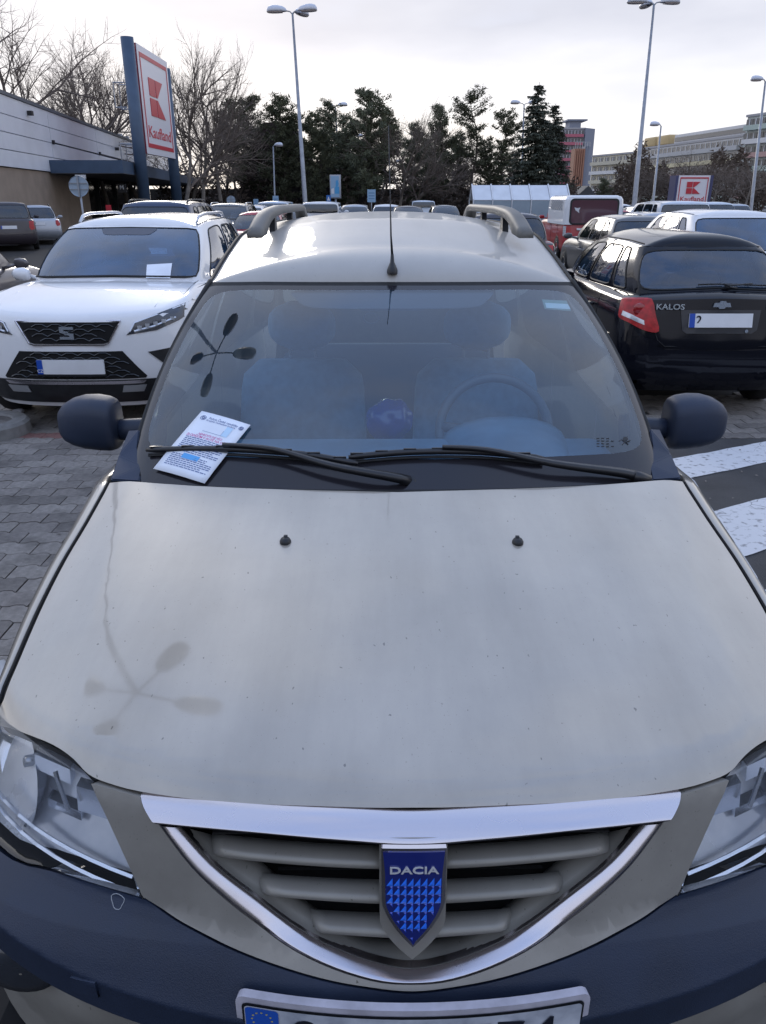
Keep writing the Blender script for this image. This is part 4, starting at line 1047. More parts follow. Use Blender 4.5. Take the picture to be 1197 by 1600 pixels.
    for nm, q, h, rn in allw:
        mb = MB(); disc(mb, lambda s, t: Vector(F(s, t)) * 1.0 + Vector((0, 0, .001)), qperim(h, 8, rn), 4); w = orient(mb.build(nm, g, root, True))
        if P['detail']:
            mb = MB(); pts = [Vector(F(*p)) for p in qperim(h, 8, rn)]; pts.append(pts[0]); mb.tube(pts, .009, 4, cap=False); mb.build('window_seal', RUBBER, w)
    if P.get('gutter', 1) and P['detail']:
        for sg in (1, -1):
            mb = MB(); mb.tube([Vector(F(sg * s, 3.06)) + Vector((0, 0, .001)) for s in np.linspace(.31, .69, 12)], .005, 4); mb.build('roof_seam', RUBBER, root)
    bv = BVHTree.FromPolygons([v.co for v in body.data.vertices], [tuple(p.vertices) for p in body.data.polygons])
    def sf(side, off):
        def f(u, v):
            if side in 'FB':
                ex = 0.0; u0 = u
                yy = -3 if side == 'F' else L_ + 3; dr = Vector((0, 1 if side == 'F' else -1, 0))
                r = bv.ray_cast(Vector((u, yy, v)), dr)[0]
                def bad(r): return r is None or (abs(r.y - (0 if side == 'F' else L_)) > 1.1)
                while bad(r) and abs(u) > .3:
                    u *= .985; r = bv.ray_cast(Vector((u, yy, v)), dr)[0]
                ex = abs(u0) - abs(u); sgn_ = -1 if side == 'F' else 1
                y_ = (r.y if r else (.3 if side == 'F' else L_ - .3)); sx = 1 if u0 > 0 else -1
                return (u + sx * (off if ex else 0), y_ + sgn_ * off - sgn_ * ex * 2.2, v)
            if side == 'F': r = bv.ray_cast(Vector((u, -3, v)), Vector((0, 1, 0)))[0]; return (u, (r.y if r else .3) - off, v)
            if side == 'B': r = bv.ray_cast(Vector((u, L_ + 3, v)), Vector((0, -1, 0)))[0]; return (u, (r.y if r else L_ - .3) + off, v)
            sx = 1 if side == 'R' else -1
            r = bv.ray_cast(Vector((sx * 3, u, v)), Vector((-sx, 0, 0)))[0]; return ((r.x if r else sx * W_) + sx * off, u, v)
        return f
    def decal(nm, pts, m, side='F', off=.006, parent=root, step=.05, skirt=.012, smooth_k=0):
        if smooth_k: pts = L2(list(pts) + [pts[0]], smooth_k)[:-1]
        return panel(nm, pts, sf(side, off), step, m, parent, skirt=skirt, flip=side in 'BL')
    root_tools = dict(root=root, decal=decal, F=F, sf=sf, body=body, L=L_, W=W_, bv=bv, P=P)
    # wheels and arches
    for yy in (.82 if L_ < 4.6 else .9, L_ - (.72 if L_ < 4.1 else .85)):
        r_ = P.get('wr_', .31)
        for sg in (1, -1):
            if P['detail']:
                decal('wheel_arch', [(yy + (r_ + .055) * math.cos(a), max(.205, r_ + (r_ + .055) * math.sin(a))) for a in [math.tau * k / 20 for k in range(20)]], BLACK, 'R' if sg == 1 else 'L', .004, step=.2)
            wheel(root, sg * (W_ - .085), yy, r_, .19, None, sg)
    # cabin
    mb = MB(); mb.box(-W_ + .12, W_ - .12, P['yb'] - .1, P['yq'] - .1, .3, .36); mb.box(-W_ + .12, W_ - .12, P['yb'] - .2, P['yb'] + .35, .5, P['zb'] - .05); mb.build('cabin_floor', SEATM, root)
    if P['detail']:
        fy = P['yb'] + 1.15
        for sx in (-.36, .36): simple_seat(root, sx, fy, belt + .10)
        simple_seat(root, 0, min(fy + .85, P['yr'] - .25), belt + .03, 1.15, True)
    # lights
    z0l = nose - .07
    if P['lights'] != 'none':
        hw = W_
        for sg in (1, -1):
            decal('headlight', [(sg * hw * a, b) for a, b in ((.55, z0l - .06), (.58, z0l + .06), (.82, z0l + .11), (.93, z0l + .09), (.93, z0l - .01), (.80, z0l - .08))], LWHT, 'F', .006)
            tl = P.get('tl') or ((.74, .78), (.76, 1.0), (.97, 1.02), (.985, .74), (.80, .70))
            decal('tail_light', [(sg * hw * a, b) for a, b in tl], LREDM, 'B', .006)
        decal('grille', [(-.36, z0l + .05), (.36, z0l + .05), (.30, z0l - .08), (-.30, z0l - .08)], BLACK, 'F', .005)
        decal('lower_grille', [(-.5, .50), (.5, .50), (.55, .33), (-.55, .33)], BLACK, 'F', .005)
        decal('rear_bumper', [(-W_ * .96, .52), (W_ * .96, .52), (W_ * .94, .26), (-W_ * .94, .26)], P['bumper'] or paint_m, 'B', .02, skirt=.02)
        if P['plate']:
            for sd_, zz in (('F', .50), ('B', P.get('pz', .80))):
                pl = decal('number_plate', [(-.26, zz - .055), (.26, zz - .055), (.26, zz + .055), (-.26, zz + .055)], PLATEW, sd_, .016, step=.3)
                sx = -1 if sd_ == 'F' else 1
                decal('plate_band', [(sx * .26, zz - .055), (sx * .22, zz - .055), (sx * .22, zz + .055), (sx * .26, zz + .055)][::sx], PLATEB, sd_, .0175, pl, .3, .001)
    # mirrors
    for sg in (1, -1):
        mb = MB(); rows = []
        for t, k in ((0, .5), (.12, .85), (.4, 1), (.8, .85), (1, .4)):
            rows.append([(sg * (W_ + .02 + .19 * t), P['yb'] + .52 + .05 * t + .06 * k * math.cos(a) * (1.2 if math.cos(a) < 0 else .5), belt + .06 + .065 * k * math.sin(a)) for a in [math.tau * j / 10 for j in range(10)]])
        mb.loft(rows, True); mb.f += [tuple(range(10)), tuple(40 + j for j in range(10))]; mb.tube([(sg * (W_ - .12), P['yb'] + .55, belt + .0), (sg * (W_ + .04), P['yb'] + .55, belt + .04)], .022, 6)
        orient(mb.build('wing_mirror', P.get('mirm') or paint_m, root, True))
    if P['rails']:
        for sg in (1, -1):
            pts = []
            for s in np.linspace(.33, .68, 14):
                e = min(1, (s - .33) / .03, (.68 - s) / .03); p = Vector(F(sg * s, 3.10)); pts.append(p + Vector((0, 0, .005 + .05 * e)))
            mb = MB(); mb.tube(pts, .016, 6); mb.build('roof_rail', P['rails'], root, True)
    # door seams
    if P['detail']:
        for sg in (1, -1):
            mb = MB()
            for s in cuts[1:-1]:
                x_, y_, z_ = F(sg * s, 2.0)
                pts = [Vector(sf('R' if sg == 1 else 'L', .001)(y_, z)) for z in np.linspace(z_ - .06, .36, 8)]; mb.tube(pts, .004, 4)
            mb.build('door_seam', RUBBER, root)
            for s in cuts[1:-1][:2]:
                x_, y_, z_ = F(sg * s, 2.0); p = Vector(sf('R' if sg == 1 else 'L', .022)(y_ - .16, belt - .14))
                mb = MB(); mb.tube([p + Vector((0, -.09, 0)), p + Vector((sg * .012, 0, 0)), p + Vector((0, .09, 0))], .013, 6); mb.build('door_handle', paint_m, root, True)
    return root_tools

# ---- white crossover facing the camera on the left
WHITE = paint('white_paint', (.80, .81, .84), dirt=.15, rough=.3, coat=.9)
NAVYGL = glass('blue_windscreen', (.40, .58, .80), .05, 1.4, 0, .20, (.05, .22, .52))  # strong blue haze in the glass stands in for mirrored sky
T = car('white crossover facing us with a leaflet on its windscreen, left of the beige car', -2.42, 5.95, WHITE, 1, None, L=4.36, W=1.84, H=1.60, nose=.93, yb=1.16, zb=1.08, yt=1.92, yr=3.75, yq=4.15, belt=1.02, tailz=1.05, wr=.60, wb=.715, rails=mat('silver_rail', (.6, .62, .66), .3, .6), lights='none', gl=NAVYGL, wr_=.34, d=.55, nf=2.6, crown=.06)
seat_root = T['root']; dc = T['decal']
HONEY = mat('grille_gloss', (.010, .010, .012), .22, 0, .5)
g1 = dc('upper_grille', [(-.395, .872), (.395, .872), (.375, .85), (.30, .722), (.27, .712), (-.27, .712), (-.30, .722), (-.375, .85)], DARKV, 'F', .006)
mb = MB(); pts = [Vector(T['sf']('F', .012)(*p)) for p in [(-.405, .880), (.405, .880), (.385, .85), (.305, .714), (.27, .702), (-.27, .702), (-.305, .714), (-.385, .85), (-.405, .880)]]; mb.tube(pts, .006, 5); mb.build('grille_chrome_frame', CHROME, seat_root)
def honeycomb(x0, x1, z0, z1, inside_fn, dx, dz, par, off):
    mb = MB(); z = z0; r = 0
    while z < z1:
        x = x0 + (dx / 2 if r % 2 else 0)
        while x < x1:
            pts = [(x - dx * .5, z), (x - dx * .2, z + dz * .55), (x + dx * .2, z + dz * .55), (x + dx * .5, z)]
            if all(inside_fn(*p) for p in pts): mb.tube([Vector(T['sf']('F', off)(*p)) for p in pts], .0045, 4, cap=False)
            x += dx
        z += dz; r += 1
    o = mb.build('grille_mesh', HONEY, par); tag(o, kind='stuff'); return o
honeycomb(-.4, .4, .735, .87, lambda x, z: abs(x) < .29 + (z - .72) * .62 and .715 < z < .868, .125, .034, g1, .012)
g2 = dc('lower_grille', [(-.40, .655), (.40, .655), (.56, .455), (.55, .44), (-.55, .44), (-.56, .455)], DARKV, 'F', .006)
honeycomb(-.56, .56, .455, .66, lambda x, z: abs(x) < .39 + (.655 - z) * .75 and .445 < z < .65, .125, .034, g2, .012)
dc('lower_bumper', [(-.86, .43), (.86, .43), (.84, .24), (-.84, .24)], BLACK, 'F', .012, skirt=.02)
dc('skid_strip', [(-.56, .425), (.56, .425), (.53, .40), (-.53, .40)], CHROME, 'F', .022)
dc('skid_plate', [(-.55, .385), (-.38, .385), (-.36, .33), (-.52, .33)], mat('skid_silver', (.4, .41, .43), .4, .6), 'F', .020); dc('skid_plate', [(.38, .385), (.55, .385), (.52, .33), (.36, .33)], MATS['skid_silver'], 'F', .020)
for sg in (1, -1):
    h = [(.44, .775), (.47, .80), (.50, .865), (.60, .90), (.80, .965), (.875, .985), (.87, .90), (.80, .855), (.66, .80)]
    hl_ = dc('headlight', [(sg * a, b) for a, b in h], mat('lamp_dark', (.03, .035, .05), .12, 0, 1), 'F', .007)
    mb = MB(); mb.tube([Vector(T['sf']('F', .013)(sg * a, b)) for a, b in ((.47, .80), (.505, .862), (.62, .90), (.80, .955))], .006, 4); mb.tube([Vector(T['sf']('F', .013)(sg * a, b)) for a, b in ((.50, .80), (.64, .83), (.78, .88))], .008, 4); mb.build('daytime_light', mat('drl', (.75, .8, .9), .2, 0, 1), hl_)
    mb = MB()
    for k in range(5):
        p = Vector(T['sf']('F', .012)(sg * (.54 + k * .055), .815 + k * .012)); mb.box(p.x - .016, p.x + .016, p.y - .006, p.y + .004, p.z, p.z + .026)
    mb.build('led_lens', LWHT, hl_)
    dc('air_intake', [(sg * a, b) for a, b in ((.585, .64), (.76, .66), (.80, .56), (.70, .53))], BLACK, 'F', .008)
    # bonnet creases
    mb = MB(); mb.tube([Vector(T['F'](sg * s, t)) + Vector((0, 0, -.001)) for s, t in ((.165, 1.02), (.175, 1.4), (.20, 1.75), (.23, 1.98))], .0035, 4); mb.build('bonnet_crease', WHITE, seat_root, True)
    mb = MB(); mb.tube([Vector(T['F'](sg * s, t)) + Vector((0, 0, .0)) for s, t in ((.245, 1.1), (.255, 1.4), (.265, 1.75), (.275, 1.98))], .0035, 4); mb.build('bonnet_seam', RUBBER, seat_root, True)
# S badge: two hooked bars
bd = dc('emblem_plate', [(-.055, .745), (.055, .745), (.055, .842), (-.055, .842)], DARKV, 'F', .014)
EMB = mat('emblem_silver', (.72, .80, .90), .18, .8)
yE = T['sf']('F', .018)(0, .8)[1]
for pts in ([(-.052, .842), (.055, .842), (.055, .822), (-.020, .822), (-.020, .812), (.022, .806), (-.005, .788), (-.052, .800)], [(.052, .748), (-.055, .748), (-.055, .768), (.020, .768), (.020, .778), (-.022, .784), (.005, .800), (.052, .790)]):
    solid('emblem_letter', [(a, yE, b) for a, b in pts], (0, -.008, 0), EMB, seat_root)
pl = dc('number_plate', [(-.26, .485), (.26, .485), (.26, .595), (-.26, .595)], PLATEW, 'F', .030, step=.3, skirt=.02)
dc('plate_band', [(-.26, .485), (-.215, .485), (-.215, .595), (-.26, .595)], PLATEB, 'F', .0315, pl, .3, .001)
yP = T['sf']('F', .033)(-.24, .5)[1]; text('plate_letters', 'CZ', .035, PLATEW, pl, frame_m((-.2375, yP, .508), (1, 0, 0), (0, 0, 1)), .0005)
dc('plate_holder', [(-.27, .468), (.27, .468), (.27, .484), (-.27, .484)], BLACK, 'F', .030, pl, .3, .02)
# mirror patch, wiper
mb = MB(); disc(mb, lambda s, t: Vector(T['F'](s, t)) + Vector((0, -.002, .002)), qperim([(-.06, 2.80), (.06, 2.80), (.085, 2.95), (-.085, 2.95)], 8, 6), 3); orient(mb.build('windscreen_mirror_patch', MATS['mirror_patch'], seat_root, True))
mb = MB(); mb.tube([Vector(T['F'](s, 2.045)) + Vector((0, -.012, .012)) for s in np.linspace(-.26, .24, 14)], .008, 5); mb.build('wiper', BLACK, seat_root, True)
lf = [Vector(T['F'](s, t)) + Vector((0, -.012, .010)) for s, t in ((.080, 2.02), (.148, 2.02), (.146, 2.27), (.075, 2.24))]
lf = solid('leaflet', [Vector((-2.42, 5.95, 0)) + p for p in lf], (0, .001, -.001), MATS['paper']); tag(lf, 'white leaflet lying on the windscreen of the white crossover', 'leaflet')

# ---- black hatchback on the right, rear towards us
BLACKP = paint('black_paint', (.006, .007, .012), dirt=.0, rough=.10, coat=.12)
MATS['black_paint'].node_tree.nodes['Principled BSDF'].inputs['Specular IOR Level'].default_value = .25
KGL = glass('kalos_glass', (.66, .80, .95), .05, 1.1, 0, .08, (.05, .20, .48))
K = car('black hatchback, rear to us, right of the beige car', 2.78, 6.42, BLACKP, -1, None, L=3.88, W=1.61, H=1.47, belt=.98, zb=1.02, yb=.95, yt=1.55, yr=3.30, yq=3.66, tailz=1.04, wr=.555, wb=.675, lights='none', gl=KGL, crown=.085, winds=((.335, .47), (.485, .60), (.615, .668)), rwi=.012, rwlo=.05, rwr=5, nr=3.6, dr=.34)
kr = K['root']; dk = K['decal']
for sg in (1, -1):
    KF = lambda a, b: K['F'](sg * a, b)
    t1 = panel('tail_light', shrink(L2([(.718, .80), (.716, .95), (.724, 1.05), (.76, 1.13), (.815, 1.12), (.838, .98), (.852, .84), (.868, .69), (.83, .68), (.77, .72), (.724, .735), (.718, .80)], 3), -.0), KF, (.012, .06), LREDM, kr, skirt=.012, flip=(sg < 0), off=.010)
    panel('reversing_light', [(.735, .765), (.775, .755), (.825, .725), (.822, .765), (.775, .80), (.738, .815)], KF, (.012, .06), LWHT, t1, skirt=.001, flip=(sg < 0), off=.0125)
    mb = MB(); c = Vector(K['sf']('B', .014)(sg * .655, .90)); mb.tube([c, c + Vector((0, .006, 0))], [.052, .046], 20); mb.build('brake_lamp', mat('tail_red_deep', (.30, .008, .012), .15, 0, .8), t1, True)
dk('bumper_shell', [(-.80, .655), (-.5, .66), (-.44, .59), (.44, .59), (.5, .66), (.80, .655), (.82, .30), (-.82, .30)], BLACKP, 'B', .035, skirt=.035, step=.03, smooth_k=3)
mb = MB(); mb.tube([Vector(K['sf']('B', .004)(a, b)) for a, b in ((-.56, 1.02), (-.55, .80), (-.50, .66), (-.44, .61), (.44, .61), (.50, .66), (.55, .80), (.56, 1.02))], .004, 4); mb.build('tailgate_seam', RUBBER, kr)
dk('plate_recess', [(-.33, .90), (.33, .90), (.31, .74), (.27, .715), (-.27, .715), (-.31, .74)], mat('recess_black', (.02, .022, .03), .35, 0, .3), 'B', .006)
pl = dk('number_plate', [(-.26, .765), (.26, .765), (.26, .875), (-.26, .875)], PLATEW, 'B', .022, step=.3, skirt=.014)
dk('plate_band', [(.26, .765), (.215, .765), (.215, .875), (.26, .875)], PLATEB, 'B', .0235, pl, .3, .001)
yk = K['sf']('B', .0250)(.2, .82)[1]
text('plate_letters', '2', .10, mat('plate_ink', (.01, .01, .02), .4), pl, frame_m((.185, yk, .82), (-1, 0, 0), (0, 0, 1)), .0005, .001)
text('plate_country', 'CZ', .033, PLATEW, pl, frame_m((.2375, yk, .787), (-1, 0, 0), (0, 0, 1)), .0005)
yk = K['sf']('B', .006)(.42, .92)[1]
text('model_lettering', 'KALOS', .062, EMB, kr, frame_m((.425, yk + .022, .925), (-1, .10, 0), (0, -.1, 1)), .004, .001, 1.2)
text('trim_lettering', 'DS', .055, EMB, kr, frame_m((-.43, yk + .022, .925), (-1, -.10, 0), (0, -.1, 1)), .004, .001, 1.35)
yk = K['sf']('B', .010)(0, .93)[1]
solid('emblem_cross', [(a, yk, b) for a, b in ((.075, .925), (.062, .958), (.025, .958), (.018, .972), (-.026, .972), (-.032, .958), (-.062, .958), (-.075, .925), (-.03, .925), (-.022, .912), (.022, .912), (.03, .925))], (0, .008, 0), EMB, kr)
P_ = [Vector(K['F'](s, t)) for s, t in ((1.0, 2.02), (.95, 2.10), (.90, 2.13), (.84, 2.12))]; 
mb = MB(); mb.tube([Vector(K['F'](1.05 - .0 , 2.03)) + Vector((0, .03, .01)), Vector(K['F'](1.02, 2.09)) + Vector((0, .03, .01)), Vector(K['F'](1.10, 2.16)) + Vector((0, .025, .01))], [.014, .010, .006], 6); mb.tube([Vector(K['F'](s, 2.12 + .06 * (s - .94))) + Vector((0, .02, .01)) for s in np.linspace(.955, 1.17, 9)], .007, 5); mb.build('rear_wiper', WIPER, kr, True)
mb = MB(); c = Vector(K['sf']('B', .012)(-.22, .735)); mb.tube([c, c + Vector((0, .006, 0))], .014, 12); mb.build('tailgate_lock', EMB, kr)

# ---- the rest of the car park: (label, x, y, facing, paint, spec)
def pc(name, c, **k): return paint(name, c, **k)
DKBLUE = pc('dark_blue_paint', (.02, .04, .10)); GREYD = pc('dark_grey_paint', (.10, .105, .115)); REDP = pc('red_paint', (.38, .02, .03)); SILV = pc('silver_paint', (.42, .45, .50), metal=.5, rough=.35)
BROWN = pc('brown_grey_paint', (.14, .125, .125), metal=.4); DKPLUM = pc('dark_plum_paint', (.035, .028, .035)); ICE = pc('pale_blue_paint', (.55, .62, .72)); WH2 = pc('plain_white_paint', (.74, .75, .78)); REDPINK = pc('faded_red_paint', (.46, .11, .12))
SUV = dict(L=4.45, W=1.84, H=1.66, nose=.95, belt=1.04, zb=1.10, tailz=1.06, yb=1.2, yt=1.9, yr=3.85, yq=4.25, wr=.60, wb=.71)
EST = dict(L=4.5, W=1.76, H=1.48, belt=.95, yr=3.9, yq=4.32, tailz=.98)
MPV = dict(L=4.4, W=1.8, H=1.70, nose=.85, belt=1.04, zb=1.06, tailz=1.08, yb=.9, yt=1.7, yr=3.95, yq=4.25, wr=.62, wb=.72)
VAN = dict(L=4.4, W=1.84, H=1.86, nose=.95, belt=1.12, zb=1.12, tailz=1.12, yb=.9, yt=1.55, yr=4.25, yq=4.34, wr=.72, wb=.76, nr=6, dr=.12)
SML = dict(L=3.95, W=1.68, H=1.46)
def park(label, px, y, facing, m, spec, off=0, **k):
    s = dict(spec); s.update(k); s.setdefault('group', None)
    p = ray(px, 330); x = (px - CX) / FPX * (y * CP + (H - 1.2) * SP)
    return car(label, x, y, m, facing, s.pop('group'), **s)
PLT = dict()
park('dark blue people carrier whose tinted rear window shows over the white crossover', 236, 15.8, -1, DKBLUE, MPV, H=1.71, rails=BLACK, gl=TINTGLASS)
park('grey off-roader facing us behind the white crossover', 337, 25.5, 1, GREYD, SUV, H=1.60, rails=MATS['silver_rail'])
park('bright red car seen behind the left roof rail of the beige car', 388, 20.5, 1, REDP, SML, H=1.43)
T2 = car('black-brown car with red tail lights parked by the tan wall at the far left', -13.25, 29.0, DKPLUM, -1, None, rz=.42, **dict(MPV, H=1.64))
car('silver estate car parked by the tan wall, tail towards us', -13.95, 33.2, SILV, -1, None, rz=.42, **dict(EST, H=1.50, rails=BLACK))
car('brown-grey car cut off by the left edge, beside the white crossover', -5.45, 7.0, BROWN, -1, None, **dict(EST, H=1.46))
park('dark plum hatchback behind the right roof rail, red tail light showing', 800, 15.2, -1, DKPLUM, SUV, H=1.50, W=1.80, belt=.98, nose=.8, tailz=.98, zb=1.0)
park('dark grey hatchback with pale roof between the red van and the black hatchback', 1012, 15.6, -1, GREYD, SML, H=1.44, W=1.72)
park('silver hatchback behind the dark grey one with the pale roof', 1040, 20.5, -1, SILV, SML, H=1.42)
w1 = park('white saloon with a big rear window behind the black hatchback', 1188, 10.6, -1, WH2, dict(L=4.2, W=1.74, H=1.60, belt=1.02, zb=1.05, tailz=1.08, yr=3.4, yq=3.95, wr=.60), gl=NAVYGL)
park('white panel van with dark rear window left of the small red-framed sign', 1072, 24.5, -1, ICE, VAN, H=1.68, W=1.70)
park('pale pick-up with double cab in front of the small red-framed sign', 1128, 33, -1, ICE, SUV, H=1.62)
park('faded red hatchback right of the red and white van', 965, 31, -1, REDPINK, SML, H=1.36)
park('white saloon with its boot lid up behind the dark grey hatchback', 1022, 36, -1, WH2, EST, H=1.42)
# red and white box van
RW = car('red delivery van with white chequered high roof, its rear to us', 6.3, 24.6, REDP, -1, None, cat='van', name='delivery_van', **dict(VAN, H=1.60, W=1.74, rear_glass=False, winds=((.335, .47), (.50, .60), (.62, .68))))
rr = RW['root']; VW = paint('van_white', (.74, .76, .80))
mb = MB(); rows = []
for zz, k, yb_ in ((1.02, 1.0, 0), (1.5, .99, 0), (1.72, .96, .01), (1.80, .90, .04), (1.835, .78, .12), (1.84, .0, .3)):
    w = .895 * k; rows.append([(-w, 2.0 + .1 * (1 - k), zz), (-w, 4.30 - yb_, zz), (-w * .93, 4.395 - yb_, zz), (w * .93, 4.395 - yb_, zz), (w, 4.30 - yb_, zz), (w, 2.0 + .1 * (1 - k), zz)])
mb.loft(rows, True); orient(mb.build('high_roof', VW, rr, False))
for sgn in (1, -1):
    mb = MB()
    for i in range(6):
        for j in range(12):
            if (i + j) % 2: mb.add([(sgn * .899, 2.4 + j * .14, 1.42 + i * .05), (sgn * .899, 2.54 + j * .14, 1.42 + i * .05), (sgn * .897, 2.54 + j * .14, 1.47 + i * .05), (sgn * .897, 2.4 + j * .14, 1.47 + i * .05)], [(0, 1, 2, 3)])
    mb.build('chequer_strip', mat('chequer_grey', (.25, .28, .33), .4), rr)
q = rrect(-.68, .68, 1.06, 1.70, .10); solid('rear_door_glass', [(a, 4.397, b) for a, b in q], (0, .008, 0), mat('van_window', (.10, .045, .06), .12, 0, .8), rr)
solid('rear_door_trim', [(a, 4.39, b) for a, b in rrect(-.73, .73, 1.02, 1.75, .12)], (0, .012, 0), BLACK, rr)
EAG = mat('van_print', (.6, .62, .66), .5)
solid('wing_emblem', [(a, 4.408, b) for a, b in ((.60, 1.50), (.50, 1.48), (.42, 1.50), (.46, 1.42), (.44, 1.34), (.52, 1.40), (.56, 1.42))], (0, .003, 0), EAG, rr)
for sgn in (1, -1): solid('tail_light', [(sgn * a, 4.38, b) for a, b in ((.80, .98), (.885, .98), (.885, .70), (.80, .70))], (0, .03, 0), LREDM if sgn < 0 else LWHT, rr)
boxobj('door_handle', .30, .48, 4.40, 4.43, .86, .92, WHITEP, rr, .008); boxobj('number_plate', -.20, .20, 4.40, 4.41, .60, .72, PLATEW, rr)
# far rows, seen between the beige roof and the trees
far = [(377, 330, 34, 'white estate car with dark glass, first of the far cars left of the roof', WH2, EST, 1), (420, 0, 41, 'light blue minibus between the left roof rail and the tall lamp', ICE, VAN, 1),
       (500, 0, 36, 'white van right of the left roof rail, below the tall lamp', WH2, VAN, -1), (552, 0, 38, 'silver car behind the roof edge, below the advertising board', SILV, EST, 1),
       (604, 0, 40, 'white estate behind the aerial of the beige car', WH2, EST, -1), (640, 0, 33, 'dark car with arched roof just right of the aerial', DKPLUM, SML, 1),
       (662, 0, 58, 'small white and blue van in the middle distance', ICE, VAN, -1), (700, 0, 37, 'grey hatchback left of the right roof rail', GREYD, SML, 1),
       (1160, 0, 44, 'far silver car beside the thin lamp at the right edge', SILV, EST, -1), (985, 0, 46, 'far white car behind the faded red hatchback', WH2, SML, 1), (1098, 0, 52, 'far red car behind the white panel van', REDP, SML, 1), (936, 0, 40, 'far grey car just right of the red delivery van', GREYD, SML, 1)]
for px, _, y, lab, m, sp, fc in far:
    park(lab, px, y, fc, m, sp, detail=0, **({'H': 1.62} if sp is VAN else {}))
# =================================================================== ground
def ground_mat(name, c, crack=False):
    m = mat(name, c, .85, var=.25, vscale=3, bump=.5, bscale=220, detail=10); return m
ASPH = ground_mat('asphalt', (.050, .050, .053))
g = mesh_obj('ground', [(-900, -60, -.04), (900, -60, -.04), (900, 1600, -.04), (-900, 1600, -.04)], [(0, 1, 2, 3)], mat('lot_surface', (.075, .075, .08), .85, var=.25, vscale=.6, bump=.3, bscale=30)); tag(g, kind='structure')
pv = mesh_obj('parking_pavement', [(-30, -6, -.016), (30, -6, -.016), (30, 60, -.016), (-30, 60, -.016)], [(0, 1, 2, 3)], mat('joint_sand', (.018, .017, .017), .95, var=.3, vscale=9)); tag(pv, kind='structure')
s1 = [Wz(1077, 747, .004), Wz(1197, 722, .004)]; s1t = [Wz(1030, 716, .004), Wz(1197, 684.5, .004)]
YE = Wz(1160, 684.5, 0).y
road = mesh_obj('crossing_asphalt', [(.2, -6, -.003), (30, -6, -.003), (30, YE, -.003), (.2, YE, -.003)], [(0, 1, 2, 3)], ASPH); tag(road, kind='structure')
def worn():
    m = bpy.data.materials.new('worn_road_paint'); m.use_nodes = True; n, l = m.node_tree.nodes, m.node_tree.links; p = n['Principled BSDF']; p.inputs['Roughness'].default_value = .65
    tc = N(n, 'ShaderNodeTexCoord'); wv = N(n, 'ShaderNodeTexNoise'); wv.inputs['Scale'].default_value = 5; l.new(tc.outputs['Object'], wv.inputs[0])
    ad = N(n, 'ShaderNodeVectorMath', operation='MULTIPLY_ADD'); l.new(wv.outputs['Color'], ad.inputs[0]); ad.inputs[1].default_value = (.25, .25, 0); l.new(tc.outputs['Object'], ad.inputs[2])
    v = N(n, 'ShaderNodeTexVoronoi', feature='DISTANCE_TO_EDGE'); v.inputs['Scale'].default_value = 5.5; l.new(ad.outputs[0], v.inputs['Vector'])
    a = N(n, 'ShaderNodeMapRange'); l.new(v.outputs['Distance'], a.inputs[0])
    for i, q in ((1, .004), (2, .022), (3, .75), (4, 0)): a.inputs[i].default_value = q
    t = N(n, 'ShaderNodeTexNoise'); t.inputs['Scale'].default_value = 22; t.inputs['Detail'].default_value = 8; l.new(tc.outputs['Object'], t.inputs[0])
    b = N(n, 'ShaderNodeMapRange'); l.new(t.outputs[0], b.inputs[0])
    for i, q in ((1, .56), (2, .70), (3, 0), (4, .85)): b.inputs[i].default_value = q
    t3 = N(n, 'ShaderNodeTexNoise'); t3.inputs['Scale'].default_value = 2.2; t3.inputs['Detail'].default_value = 3; l.new(tc.outputs['Object'], t3.inputs[0])
    c3 = N(n, 'ShaderNodeMapRange'); l.new(t3.outputs[0], c3.inputs[0])
    for i, q in ((1, .48), (2, .60), (3, 0), (4, 1)): c3.inputs[i].default_value = q
    am = N(n, 'ShaderNodeMath', operation='MULTIPLY'); l.new(a.outputs[0], am.inputs[0]); l.new(c3.outputs[0], am.inputs[1])
    mxx = N(n, 'ShaderNodeMath', operation='MAXIMUM'); l.new(am.outputs[0], mxx.inputs[0]); l.new(b.outputs[0], mxx.inputs[1])
    mx = N(n, 'ShaderNodeMix', data_type='RGBA'); l.new(mxx.outputs[0], mx.inputs[0]); mx.inputs[6].default_value = (.62, .63, .66, 1); mx.inputs[7].default_value = (.12, .12, .125, 1)
    l.new(mx.outputs[2], p.inputs['Base Color']); return m
WORN = worn()
def stripe(a, b, c, d):
    """a-b upper edge, c-d lower edge (left, right); run on past the frame"""
    def ext(p, q, x): return p + (q - p) * ((x - p.x) / (q.x - p.x))
    x0, x1 = .75, 6.0
    P = [ext(c, d, x0), ext(c, d, x1), ext(a, b, x1), ext(a, b, x0)]
    n = 60; rnd = random.Random(4); lo = [P[0].lerp(P[1], i / n) + Vector((0, rnd.uniform(-.006, .006), 0)) for i in range(n + 1)]; hi = [P[3].lerp(P[2], i / n) + Vector((0, rnd.uniform(-.006, .006), 0)) for i in range(n + 1)]
    for q in hi: q.y = min(q.y, YE - .01)
    for q in lo + hi: q.z = .002
    v = lo + hi; o = mesh_obj('zebra_stripe', v, [(i, i + 1, n + 2 + i, n + 1 + i) for i in range(n)], WORN, road)
stripe(Wz(1080, 712, 0), Wz(1197, 690, 0), s1[0], s1[1])
stripe(Wz(1114, 800, 0), Wz(1197, 777, 0), Wz(1160, 870, 0), Wz(1197, 859, 0))
stripe(Wz(1180, 925, 0), Wz(1260, 905, 0), Wz(1230, 1010, 0), Wz(1260, 1000, 0))
